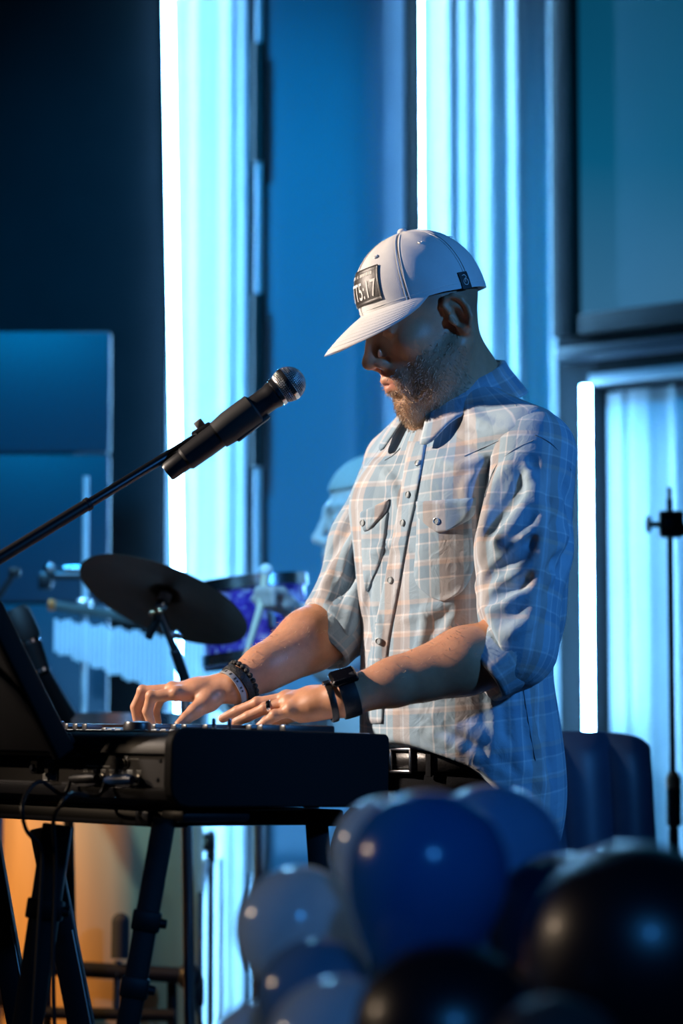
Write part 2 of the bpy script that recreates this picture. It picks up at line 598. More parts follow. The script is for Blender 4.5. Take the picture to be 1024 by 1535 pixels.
curtain((wx(246, 6.37), 6.37, 0), (wx(377, 6.37), 6.37, 0), 0.03, 3.4, 1, 0.010, 2.6, 3, 'narrow white curtain hanging between dark wall and black pole', (0, -1, 0))
curtain((wx(624, 6.38), 6.38, 0), (wx(842, 6.38), 6.38, 0), 0.03, 3.4, 1, 0.022, 4.0, 8, 'white pleated curtain hanging behind the standing keyboard player', (0, -1, 0))
curtain(wr(uL + 0.002, 0, -0.075), wr(0.828, 0, -0.075), 0.03, zTopN - 0.012, 1, 0.007, 9.0, 5, 'white pleated curtain inside the niche below the wall screen', WN)

LEDC = (0.20, 0.56, 1.0)
TAPE = mat('led_tape_glow', (0.8, 0.8, 0.8), 0.5, emit=LEDC, estr=70.0)
DIODE = mat('led_diode_glow', (0.9, 0.9, 0.9), 0.5, emit=LEDC, estr=190.0)


def led_strip(p0, p1, nrm, side, label, width=0.022, pitch=0.0125, glow=None, fin=False):
    p0 = V(p0); p1 = V(p1); nrm = V(nrm).normalized(); side = V(side).normalized()
    d = (p1 - p0); L = d.length; d.normalize()
    root = empty('led_strip', p0, label, 'light strip')
    M = Matrix((side, nrm, d)).transposed()
    c = (p0 + p1) / 2
    MB().box(c - nrm * 0.010, (width - 0.003, 0.008, L + 0.01), M, 0.001).build('channel', DARKMETAL, root)
    MB().box(c, (width, 0.012, L), M).build('tape', glow or TAPE, root)
    if fin: MB().box(c - side * (width * 0.5 + 0.006), (0.008, 0.050, L + 0.01), M, 0.001).build('light_block_fin', METAL_BLACK, root)  # fin added to keep the strip's light off the blue wall
    m = MB(); n = int(L / pitch)
    for i in range(n):
        m.box(p0 + d * ((i + 0.5) * pitch) + nrm * 0.0075, (width * 0.75, 0.004, pitch * 0.6), M)
    o = m.build('diodes', DIODE if glow is None else glow, root, smooth=False, kind='stuff')
    return root


YL = 6.285
led_strip(P(280, 1640, YL), P(248, -230, YL), (0.72, -0.69, 0), (0.69, 0.72, 0), 'tall glowing LED strip on the edge of the black wall left of the pole', 0.020)
led_strip(P(632, 1450, YL), P(624, -230, YL), (0.72, -0.69, 0), (0.69, 0.72, 0), 'tall glowing LED strip between blue wall and pleated curtain', 0.020, fin=True)
sN = wall_pt(877, 578)[0]; zb = wall_pt(885, 1098)[1]
led_strip(wr(sN + 0.019, zb, 0.016), wr(sN + 0.019, zTopN - 0.004, 0.016), WU * 0.72 + WN * 0.69, WU * 0.69 - WN * 0.72, 'shorter glowing LED strip framing the near side of the curtained niche', 0.022)

# ------------------------------------------------------------------ pole with sleeves beside the blue wall
def sleeve_pole():
    Y = 6.2; x = wx(386, Y)
    root = empty('sleeved_pole', (x, Y, 0), 'tall pale pole with black sleeves beside the blue wall', 'pole')
    MB().tube([(x, Y, 0.02), (x, Y, 3.4)], 0.009, 12).build('pole', mat('pale_painted_pipe', (0.45, 0.5, 0.55), 0.35, var=0.1), root)
    for (a, b) in ((66, 244), (442, 700), (-230, -120), (900, 1310)):
        MB().lathe([(0.011, 0), (0.018, 0), (0.018, zz(a, Y) - zz(b, Y)), (0.011, zz(a, Y) - zz(b, Y))], (x, Y, zz(b, Y)), (0, 0, 1), 14).build('sleeve', METAL_BLACK, root)
    MB().box((x - 0.024, Y + 0.04, 1.7), (0.016, 0.05, 3.4), None, 0.003).build('back_rail', METAL_BLACK, root)
    MB().lathe([(0.0, 0), (0.08, 0), (0.08, 0.012), (0.012, 0.02)], (x, Y, 0), (0, 0, 1), 20).build('foot', METAL_BLACK, root)
sleeve_pole()

# ------------------------------------------------------------------ blue stage panel at left
def stage_panel():
    Y = 5.75; x0 = wx(-260, Y); x1 = wx(163, Y)
    root = empty('stage_backdrop', ((x0 + x1) / 2, Y, 0), 'wide blue-lit freestanding backdrop of three stacked boards', 'backdrop')
    zt = zz(497, Y); zs = [0.06, zz(905, Y), zz(681, Y), zt]
    for a, b in zip(zs[:-1], zs[1:]):
        MB().box(((x0 + x1) / 2, Y, (a + b) / 2), (x1 - x0, 0.04, b - a - 0.006), None, 0.006).build('board', mat('painted_board', (0.055, 0.08, 0.115), 0.5, var=0.06, vscale=3), root)
    for x in (x0 + 0.1, x1 - 0.1):
        MB().box((x, Y + 0.035, zt / 2), (0.04, 0.03, zt - 0.05), None, 0.003).build('post', METAL_BLACK, root)
        MB().box((x, Y + 0.1, 0.03), (0.06, 0.5, 0.06), None, 0.006).build('foot', METAL_BLACK, root)
stage_panel()


# ================================================================== KEYBOARD
AK = math.radians(42)
TILT = 1.15
E1 = np.array([-math.sin(AK), math.cos(AK), 0.004]); E1 /= np.linalg.norm(E1)       # towards the treble end
F0 = np.array([-math.cos(AK), -math.sin(AK), math.tan(math.radians(TILT))])
E2 = F0 - E1 * (F0 @ E1); E2 /= np.linalg.norm(E2)                                  # towards the rear panel
E3 = np.cross(E2, E1); E3 = E3 if E3[2] > 0 else -E3
K0 = P(583, 1210, 3.5)
KL, KD, KH = 1.36, 0.395, 0.104
def K(s, t, h): return K0 + E1 * s + E2 * t + E3 * h
MK = Matrix((V(E1), V(E2), V(E3))).transposed()
VINYL = mat('black_textured_vinyl', (0.010, 0.010, 0.012), 0.48, var=0.2, bump=0.12, bscale=1400)
CHEEK = mat('matt_black_plastic', (0.003, 0.003, 0.004), 0.6, spec=0.15, var=0.2, bump=0.08, bscale=1200)
PLATE = mat('charcoal_metal_plate', (0.03, 0.03, 0.034), 0.5, 0.2, var=0.15, bump=0.05, bscale=900)
PRINT = mat('white_panel_print', (0.75, 0.78, 0.8), 0.5, var=0.02)
IVORY = mat('white_key_plastic', (0.72, 0.74, 0.76), 0.25, var=0.03)
EBONY = mat('black_key_plastic', (0.015, 0.015, 0.017), 0.35, var=0.1)


def keyboard():
    root = empty('stage_piano', K(KL / 2, KD / 2, 0), 'black electronic stage piano under the hands of the man in the cap', 'keyboard')
    # chassis: extruded profile (t, h); rear has a rolled top, a recessed plate and a rounded lower lip
    prof = [(0.0, 0.012), (0.004, 0.004), (0.012, 0.0), (0.36, 0.0), (0.378, 0.003), (0.389, 0.010), (0.393, 0.019), (0.3935, 0.0235),
            (0.383, 0.025), (0.383, 0.070), (0.3935, 0.0715)]
    for i in range(7):
        a = i / 6 * math.pi / 2
        prof.append((0.366 + 0.0275 * math.cos(a), 0.0735 + 0.0275 * math.sin(a)))
    prof += [(0.20, 0.101), (0.165, 0.1005), (0.160, 0.075), (0.012, 0.075), (0.010, 0.088), (0.0, 0.086)]
    m = MB(); m.prism([K(0.018, t, h) for t, h in prof], E1 * (KL - 0.036))
    m.build('chassis', VINYL, root, angle=28)
    # end cheeks
    cp = [(0.0, 0.008), (0.006, 0.0), (0.368, 0.0), (0.384, 0.004), (0.3945, 0.015), (0.397, 0.03), (0.397, 0.078)]
    for i in range(7):
        a = i / 6 * math.pi / 2
        cp.append((0.372 + 0.025 * math.cos(a), 0.082 + 0.0255 * math.sin(a)))
    cp += [(0.006, 0.1045), (0.0, 0.099)]
    for s0 in (0.0, KL - 0.018):
        o = MB().prism([K(s0, t, h) for t, h in cp], E1 * 0.018).build('end_cheek', CHEEK, root, angle=28)
        b = o.modifiers.new('edge_round', 'BEVEL'); b.width = 0.003; b.segments = 3; b.limit_method = 'ANGLE'
    # control deck plate
    MB().box(K(KL / 2, 0.272, 0.1015), (KL - 0.05, 0.20, 0.003), MK, 0.001).build('control_deck', PLATE, root)
    # keys (88, from the bass end): each key a part
    W = (KL - 0.06) / 52
    wk = MB().box((0, 0, 0), (W - 0.0009, 0.148, 0.022), None, 0.0012).build('white_key', IVORY, root)
    bk = MB().box((0, 0, 0), (W * 0.56, 0.095, 0.016), None, 0.003).build('black_key', EBONY, root)
    Mq = MK.to_euler()
    first = [True, True]; nb_ = 0
    pat = 'ABCDEFG'; names = ['A', 'B'] + [pat[(2 + i) % 7] for i in range(50)]
    for i in range(52):
        p = V(K(0.03 + W * (i + 0.5), 0.084, 0.0945))
        if i == 0: wk.location = p; wk.rotation_euler = Mq
        else: link_copy(wk, p, root, Mq)
        if i < 51 and names[i] in 'ACDFG':
            p = V(K(0.03 + W * (i + 1), 0.1105, 0.101 if nb_ in (3, 4, 9, 11, 12) else 0.107)); nb_ += 1   # keys under the fingers are pressed
            if first[1]: bk.location = p; bk.rotation_euler = Mq; first[1] = False
            else: link_copy(bk, p, root, Mq)
    # rear plate details --------------------------------------------------
    def R(s, h, n=0.0): return K(s, 0.383 + n, h)
    MB().box(R(0.018 + 0.65, 0.0475, 0.0005), (1.29, 0.001, 0.043), MK).build('rear_plate', PLATE, root)
    for s in (0.041, 0.046, 0.30, 0.56, 0.80):
        h = 0.062 if s != 0.046 else 0.036
        MB().lathe([(0, 0.0022), (0.0022, 0.002), (0.003, 0.001), (0.0032, 0)], R(s, h, 0.001), E2, 12).build('screw', DARKMETAL, root)
    JACK = mat('nickel_jack', (0.7, 0.68, 0.62), 0.25, 1.0, var=0.1)
    for i in range(7):                                       # row of quarter-inch jacks
        s = 0.088 + 0.0205 * i
        j = MB().lathe([(0.0062, 0), (0.0062, 0.003), (0.0035, 0.0035), (0.003, -0.002), (0.0, -0.002)], R(s, 0.036, 0.001), E2, 14).build('jack_socket', JACK, root)
    for (s, h) in ((0.118, 0.058), (0.125, 0.056), (0.228, 0.055), (0.239, 0.055)):   # round MIDI sockets with collars
        MB().lathe([(0.0085, 0), (0.0085, 0.002), (0.0065, 0.0025), (0.0062, 0.0), (0, 0)], R(s, h, 0.001), E2, 18).build('round_socket', EBONY, root)
    us = MB(); us.box(R(0.285, 0.036, 0.002), (0.016, 0.004, 0.012), MK, 0.001); us.build('usb_socket', JACK, root)
    us = MB(); us.box(R(0.305, 0.035, 0.002), (0.012, 0.004, 0.011), MK, 0.001); us.build('usb_socket', PRINT, root)
    pr = MB()
    def mark(s, h, w, hh): pr.box(R(s, h, 0.0012), (w, 0.0006, hh), MK)
    mark(0.115, 0.0635, 0.052, 0.0008); mark(0.118, 0.067, 0.009, 0.0018)
    mark(0.228, 0.0655, 0.030, 0.0008); mark(0.228, 0.068, 0.008, 0.0016)
    rr = random.Random(3)
    for i in range(7):
        s = 0.088 + 0.0205 * i
        mark(s, 0.0475, 0.011 + rr.uniform(-.002, .003), 0.0018)
        for q in range(2): mark(s - 0.003 + q * 0.006, 0.0445, 0.004, 0.0012)
    mark(0.195, 0.0525, 0.030, 0.0012); mark(0.165, 0.0525, 0.022, 0.0014)
    for r_ in range(5):                                       # rating block: tiny print rows
        for c_ in range(5):
            if rr.random() < 0.8: mark(0.29 + c_ * 0.0065, 0.0485 + r_ * 0.0028, 0.0045 * rr.uniform(0.6, 1.1), 0.0012)
    pr.build('rear_print', PRINT, root, smooth=False, kind='stuff')
    ring = MB().lathe([(0.0075, 0.0), (0.0085, 0.001), (0.0085, 0.0), ], R(0.335, 0.058, 0.0012), E2, 20); ring.build('printed_ring', PRINT, root)
    # controls on the deck -------------------------------------------------
    for s, t, w, hh in ((0.225, 0.285, 0.020, 0.013), (0.40, 0.30, 0.011, 0.0125), (0.43, 0.30, 0.011, 0.0125), (0.46, 0.30, 0.011, 0.0125)):
        kb = MB().lathe([(w, 0), (w, hh * 0.7), (w * 0.93, hh * 0.95), (w * 0.8, hh), (0, hh)], K(s, t, 0.103), E3, 24).build('rotary_knob', EBONY, root)
        MB().box(K(s, t - w * 0.5, 0.103 + hh + 0.0003), (0.002, w * 0.8, 0.0008), MK).build('pointer_mark', PRINT, kb)
    for s, t in ((0.045, 0.262), (0.060, 0.278)):               # pitch and modulation levers
        lv = MB().box(K(s, t, 0.112), (0.006, 0.006, 0.020), MK, 0.0028, 3).build('lever', CHROME, root)
        MB().box(K(s, t, 0.1038), (0.010, 0.030, 0.002), MK, 0.0008).build('lever_slot', EBONY, root)
    for i in range(14):
        MB().box(K(0.11 + 0.022 * i, 0.205, 0.1045), (0.013, 0.007, 0.004), MK, 0.001).build('panel_button', mat('grey_button', (0.28, 0.3, 0.33), 0.4), root)
    MB().box(K(0.62, 0.29, 0.104), (0.16, 0.075, 0.003), MK, 0.001).build('display', mat('keyboard_display', (0.01, 0.03, 0.06), 0.15), root)
    # pads under the body
    for s in (0.10, 1.26):
        for t in (0.06, 0.33):
            MB().lathe([(0.0, -0.004), (0.012, -0.004), (0.012, 0.001)], K(s, t, 0), E3, 14).build('rubber_foot', EBONY, root)
    return root


keyboard()

# ------------------------------------------------------------------ music rest clipped to the rear
def music_rest():
    root = empty('music_rest', K(0.42, 0.36, 0.1), 'thick black slanted music rest standing at the rear of the piano', 'music rest')
    s0 = 0.228
    d = np.array(E3 * math.cos(math.radians(33)) + E2 * math.sin(math.radians(33)))
    n = np.array(E2 * math.cos(math.radians(33)) - E3 * math.sin(math.radians(33)))
    M = Matrix((V(E1), V(d), V(n))).transposed()
    b = K(s0, 0.4075, 0.080)
    def Q(s, v, w): return b + E1 * s + d * v + n * w
    MB().box(Q(0.30, 0.115, 0.014), (0.60, 0.225, 0.024), M, 0.006, 3).build('back_plate', mat('graphite_plastic', (0.035, 0.036, 0.04), 0.42, var=0.12, bump=0.06, bscale=800), root)
    for s in (-0.006, 0.606):
        MB().box(Q(s, 0.112, 0.012), (0.016, 0.24, 0.034), M, 0.005, 3).build('side_rail', CHEEK, root)
    MB().box(Q(0.30, 0.228, 0.012), (0.61, 0.016, 0.034), M, 0.005, 3).build('top_rail', CHEEK, root)
    MB().box(Q(0.30, 0.004, 0.004), (0.61, 0.018, 0.040), M, 0.004, 3).build('ledge', CHEEK, root)
    for s in (0.075, 0.5):
        br = MB().box(K(s0 + s, 0.4015, 0.062), (0.018, 0.015, 0.046), MK, 0.003).build('clip_bracket', CHEEK, root)
        MB().lathe([(0, 0.004), (0.004, 0.004), (0.0055, 0.0)], K(s0 + s, 0.409, 0.048), E2, 12).build('clip_screw', DARKMETAL, br)
music_rest()

# ------------------------------------------------------------------ cables plugged into the rear
RUBBER = mat('black_cable_rubber', (0.012, 0.012, 0.013), 0.45, var=0.1)


def bez(pts, n=10):
    out = []
    P4 = [np.array(p, float) for p in pts]
    for i in range(len(P4) - 1):
        p0 = P4[max(i - 1, 0)]; p1 = P4[i]; p2 = P4[i + 1]; p3 = P4[min(i + 2, len(P4) - 1)]
        for k in range(n):
            t = k / n
            out.append(0.5 * ((2 * p1) + (-p0 + p2) * t + (2 * p0 - 5 * p1 + 4 * p2 - p3) * t * t + (-p0 + 3 * p1 - 3 * p2 + p3) * t ** 3))
    out.append(P4[-1]); return out


def cable(label, pix, sk, hk, hood=None):
    """right-angle plug lying along the rear panel, then a lead hanging down"""
    a = K(sk, 0.3865, hk); b = a + E2 * 0.016
    root = empty('audio_cable', a, label, 'cable')
    hoodm = hood or RUBBER
    e = b + E1 * 0.050 - E3 * 0.002
    MB().tube([a, b], 0.0052, 12).build('plug_tip', CHROME, root)
    MB().tube([b - E1 * 0.010, b, e - E1 * 0.012, e], [0.0055, 0.0075, 0.007, 0.0045], 14).build('plug_hood', hoodm, root)
    pts = [e, e + E1 * 0.005 + E2 * 0.010 - E3 * 0.022] + [P(*q) for q in pix]
    MB().tube(bez(pts, 8), 0.0030, 8).build('lead', RUBBER, root)


cable('black cable looping left from plug nearest the rating print, over the stand', [(62, 1172, 3.33), (42, 1186, 3.30), (33, 1212, 3.27), (40, 1245, 3.28), (60, 1268, 3.31), (63, 1300, 3.316), (56, 1420, 3.312), (40, 1700, 3.297), (24, 2125, 3.258), (-40, 2142, 3.258)], 0.170, 0.036)
cable('black cable with blue plug beside the end cheek, hanging straight down', [(108, 1190, 3.262), (90, 1208, 3.25), (80, 1232, 3.285), (83, 1300, 3.313), (80, 1480, 3.306), (92, 1800, 3.29), (100, 2125, 3.258), (160, 2142, 3.258)], 0.088, 0.036,
      mat('blue_plug_hood', (0.012, 0.05, 0.16), 0.35, var=0.1))

# ------------------------------------------------------------------ keyboard stand
def kstand():
    root = empty('keyboard_stand', (K0[0], K0[1], 0), 'black folding A-frame keyboard stand with square telescopic legs', 'keyboard stand')
    m = MB()
    for t in (0.335, 0.05):
        MB().bar(K(0.06, t, -0.017), K(1.30, t, -0.017), 0.036, 0.024, E3, 0.004).build('long_rail', METAL_BLACK, root)
    for s in (0.10, 0.5, 1.2):
        MB().bar(K(s, 0.02, -0.017), K(s, 0.37, -0.017), 0.030, 0.022, E3, 0.004).build('cross_rail', METAL_BLACK, root)
    MB().box(K(0.045, 0.30, -0.011), (0.05, 0.12, 0.018), MK, 0.006).build('end_pad', METAL_BLACK, root)
    SLIM = mat('leg_highlight_metal', (0.75, 0.70, 0.62), 0.3, 1.0)
    def leg(top, py_top, bot, w, col, stripe=False):
        a = P(*top); d = P(*bot) - a
        e = a + d * (a[2] / -d[2])
        lg = MB().bar(a, a + (e - a) * 0.60, w, w * 0.8, (0, 1, 0), 0.003).build('leg', METAL_BLACK, root)
        MB().bar(a + (e - a) * 0.45, e, w * 0.78, w * 0.62, (0, 1, 0), 0.003).build('inner_leg', METAL_BLACK, lg)
        for f in col:
            c = a + (e - a) * f; dd = (e - a) / np.linalg.norm(e - a)
            MB().bar(c - dd * 0.014, c + dd * 0.014, w * 1.22, w * 1.05, (0, 1, 0), 0.003).build('collar', METAL_BLACK, lg)
            x, y, z_ = frame(dd, (0, 1, 0))
            MB().lathe([(0, 0.010), (0.006, 0.009), (0.007, 0.0)], c - np.array(x) * w * 0.6, -np.array(x), 12).build('collar_knob', METAL_BLACK, lg)
        if stripe:
            x, y, z_ = frame(e - a, (0, 1, 0))
            off = -np.array(x) * w * 0.40 - np.array(y) * w * 0.40
            MB().tube([a + (e - a) * 0.18 + off, a + (e - a) * 0.58 + off], 0.0014, 6).build('edge_highlight', SLIM, lg)  # thin pale metal line imitating the white highlight along the leg
        MB().box(e + np.array([0, 0, 0.012]), (w * 1.3, w * 1.3, 0.024), None, 0.004).build('rubber_foot', RUBBER, lg)
    leg((87, 1236, 3.36), 0, (42, 1535, 3.34), 0.040, (0.14, 0.44))
    leg((64, 1240, 3.47), 0, (122, 1535, 3.47), 0.036, (0.5,), True)
    leg((247, 1226, 3.30), 0, (192, 1535, 3.28), 0.031, (0.165, 0.27))
    leg((-22, 1240, 3.62), 0, (30, 1535, 3.62), 0.036, (0.4,), True)
    a = K(0.10, 0.05, -0.02)
    leg((0, 0, 0), 0, (0, 0, 0), 0.033, ()) if False else None
    e = np.array([a[0] + 0.06, a[1] + 0.03, 0.0])
    MB().bar(a, e, 0.033, 0.026, (0, 1, 0), 0.003).build('leg', METAL_BLACK, root)
kstand()

# ------------------------------------------------------------------ vocal microphone on a boom
def vocal_mic():
    Y = 3.54
    hd = P(432, 576, Y); tail = P(262, 700, Y)
    ax = (hd - tail) / np.linalg.norm(hd - tail)
    root = empty('microphone', tail, 'black handheld vocal microphone with silver ball grille, clipped to boom', 'microphone')
    def A(d): return hd - ax * d
    body = [(0.0, 0.222), (0.013, 0.222), (0.0150, 0.218), (0.0155, 0.190), (0.0185, 0.186), (0.0195, 0.150), (0.0195, 0.090), (0.0188, 0.050), (0.0190, 0.034), (0.0210, 0.026), (0.0200, 0.022)]
    MB().lathe(body, hd, -ax, 32).build('handle', mat('black_mic_body', (0.010, 0.010, 0.012), 0.38, var=0.1), root, angle=35)
    g = MB(); n, r = 44, 0.0255
    # woven ball grille
    x, y, d = frame(ax)
    vs = []; fs = []; mrows = 22
    for i in range(mrows + 1):
        t = math.pi * 0.02 + (math.pi * 0.80) * i / mrows
        for k in range(n):
            a = 2 * math.pi * (k + 0.5 * (i % 2)) / n
            vs.append(V(hd) + d * (r * math.cos(t)) + (x * math.cos(a) + y * math.sin(a)) * (r * math.sin(t)))
    for i in range(mrows):
        for k in range(n):
            k2 = (k + 1) % n
            fs.append((i * n + k, i * n + k2, (i + 1) * n + k2, (i + 1) * n + k))
    gr = g.add(vs, fs).build('grille', mat('silver_wire_mesh', (0.66, 0.66, 0.66), 0.3, 1.0), root)
    w = gr.modifiers.new('wire', 'WIREFRAME'); w.thickness = 0.0011; w.use_even_offset = False
    MB().sphere(hd, 0.0238, 24, 16).build('foam', mat('dark_foam', (0.02, 0.02, 0.022), 0.9), gr)
    MB().lathe([(0.0245, 0.0035), (0.0263, 0.003), (0.0266, 0.0), (0.0263, -0.003), (0.0245, -0.0035)], hd, ax, 40).build('grille_band', CHROME, gr)
    MB().lathe([(0.0190, 0.0225), (0.0222, 0.0225), (0.0222, 0.0165), (0.0190, 0.0160)], hd, -ax, 36).build('grille_collar', CHROME, root)
    MB().sphere(P(359, 629, Y - 0.0200), 0.0013, 10, 6).build('status_light', mat('green_status_light', (0.1, 0.5, 0.1), 0.4, emit=(0.25, 1.0, 0.3), estr=4), root)
    # clip
    cl = MB()
    MB().lathe([(0.0205, 0.060), (0.0240, 0.063), (0.0240, 0.105), (0.0215, 0.128), (0.0200, 0.128)], hd, -ax, 28).build('clip_ring', mat('black_rubber_clip', (0.012, 0.012, 0.012), 0.55), root)
    side = np.array(frame(ax)[1]); side = side if side[2] > 0 else -side
    MB().bar(A(0.118) + side * 0.012 + np.array([0, 0.019, 0]), P(312, 646, Y + 0.040), 0.013, 0.012, side, 0.003).build('clip_shank', MATS['black_rubber_clip'], root)
    MB().bar(A(0.050) - side * 0.021, A(0.110) - side * 0.022, 0.014, 0.008, side, 0.003).build('clip_jaw', MATS['black_rubber_clip'], root)
    # boom stand
    b0 = P(322, 640, Y + 0.044); b1 = P(0, 836, 3.435); dirb = b1 - b0
    b2 = b0 + dirb * 1.68
    st = empty('microphone_stand', (b2[0] + 0.06, b2[1], 0), 'black boom microphone stand reaching in over the piano', 'microphone stand')
    j = b0 + dirb * 1.62
    MB().tube([b0, b0 + dirb * 0.62], 0.0072, 14).build('boom_arm', DARKMETAL, st)
    MB().tube([b0 + dirb * 0.60, b2], 0.0090, 14).build('boom_sleeve', METAL_BLACK, st)
    MB().tube([b0 + dirb * 0.595, b0 + dirb * 0.61], 0.0102, 14).build('boom_collar', METAL_BLACK, st)
    up = b0 + dirb * 0.045
    MB().bar(up + side * 0.004, up + side * 0.022, 0.007, 0.014, ax, 0.002).build('tightening_lever', mat('pale_grey_lever', (0.45, 0.42, 0.4), 0.4), st)
    MB().tube([b0 + dirb * 0.015 , b0 + dirb * 0.09], 0.0115, 14).build('swivel', METAL_BLACK, st)
    MB().tube([j, (j[0], j[1], 0.02)], [0.011, 0.011], 14).build('upright', METAL_BLACK, st)
    MB().lathe([(0, 0.0), (0.115, 0.0), (0.115, 0.012), (0.05, 0.024), (0.014, 0.05), (0.0, 0.05)], (j[0], j[1], 0), (0, 0, 1), 32).build('round_base', METAL_BLACK, st)
    MB().tube([j - np.array([0, 0.022, 0]), j + np.array([0, 0.022, 0])], 0.018, 16).build('boom_clutch', METAL_BLACK, st)
vocal_mic()


# ================================================================== DRUM CORNER BEHIND THE PIANO
def tripod(root, x, y, z, r=0.30, az=0.3, m=None):
    m = m or CHROME
    for k in range(3):
        a = az + k * 2 * math.pi / 3
        e = (x + r * math.cos(a), y + r * math.sin(a), 0.012)
        lg = MB().tube([(x, y, z), e], 0.007, 8).build('leg', m, root)
        MB().sphere((e[0], e[1], 0.013), 0.013, 10, 6).build('rubber_foot', RUBBER, lg)


# wooden floor tom glowing orange
def floor_tom():
    Y = 5.05; x = wx(158, Y); r = 0.5 * (wx(306, Y) - wx(10, Y)); z0 = 0.16; z1 = 0.974
    root = empty('standing_drum', (x, Y, 0), 'tall wooden standing drum lit orange, seen between the keyboard stand legs', 'drum')
    wood = mat('honey_wood_shell', (0.62, 0.36, 0.15), 0.38, var=0.35, vscale=9, stretch=(1.5, 1.5, 0.12), coat=0.3)
    MB().lathe([(r - 0.012, z0), (r, z0), (r, z1), (r - 0.012, z1), (r - 0.012, z0)], (x, Y, 0), (0, 0, 1), 64).build('shell', wood, root)
    MB().lathe([(0, z1 + 0.003), (r - 0.004, z1 + 0.003), (r + 0.003, z1 - 0.004)], (x, Y, 0), (0, 0, 1), 48).build('drumhead', mat('coated_drumhead', (0.75, 0.74, 0.72), 0.6, var=0.04), root)
    for za in (z0 - 0.012, z1 - 0.028):
        MB().lathe([(r + 0.002, za), (r + 0.010, za), (r + 0.010, za + 0.036), (r + 0.002, za + 0.036), (r + 0.002, za)], (x, Y, 0), (0, 0, 1), 48).build('hoop', CHROME, root)
    for k in range(8):
        a = k * math.pi / 4 + 0.15
        if abs(math.sin(a) + 1) < 0.12: continue
        c = (x + (r + 0.008) * math.cos(a), Y + (r + 0.008) * math.sin(a))
        lg = MB().tube([(c[0], c[1], z1 - 0.16), (c[0], c[1], z1 - 0.10)], 0.009, 10).build('lug', CHROME, root)
        MB().tube([(c[0], c[1], z1 - 0.10), (c[0], c[1], z1 + 0.012)], 0.003, 6).build('tension_rod', CHROME, lg)
    for k, a in enumerate((-2.75, -0.42, 1.57)):
        c = (x + (r + 0.020) * math.cos(a), Y + (r + 0.020) * math.sin(a))
        MB().tube([(c[0], c[1], 0.62), (c[0], c[1], 0.05), (c[0] + 0.03 * math.cos(a), c[1] + 0.03 * math.sin(a), 0.006)], 0.006, 8).build('leg', CHROME, root)
        MB().box((x + (r + 0.010) * math.cos(a), Y + (r + 0.010) * math.sin(a), 0.42), (0.035, 0.035, 0.06), None, 0.006).build('leg_bracket', METAL_BLACK, root)
floor_tom()


# low black percussion frame in front of the tom (two bars, padded upright)
def perc_frame():
    Y = 4.78
    root = empty('percussion_rack', (wx(180, Y), Y, 0), 'low black bar rack with padded upright in front of the tall wooden drum', 'rack')
    def bar(pa, pb, r, nm, mt=METAL_BLACK): return MB().tube([P(*pa, Y), P(*pb, Y)], r, 12).build(nm, mt, root)
    bar((66, 1450), (288, 1463), 0.0155, 'upper_bar')
    bar((52, 1518), (262, 1522), 0.012, 'lower_bar')
    p = bar((181, 1382), (180, 1436), 0.018, 'padded_upright', mat('black_foam_sleeve', (0.014, 0.016, 0.02), 0.85))
    MB().sphere(P(181, 1382, Y), 0.018, 14, 8).build('pad_cap', MATS['black_foam_sleeve'], p)
    bar((177, 1440), (174, 1520), 0.008, 'link_tube', CHROME)
    k = bar((175, 1462), (177, 1462), 0.017, 'knob', CHROME)
    MB().sphere(P(284, 1464, Y), 0.026, 14, 8).build('end_clamp', METAL_BLACK, root)
    for px in (70, 258):
        a = P(px, 1455, Y + 0.02)
        MB().tube([a, (a[0], a[1] + 0.05, 0.01)], 0.010, 8).build('leg', METAL_BLACK, root)
perc_frame()


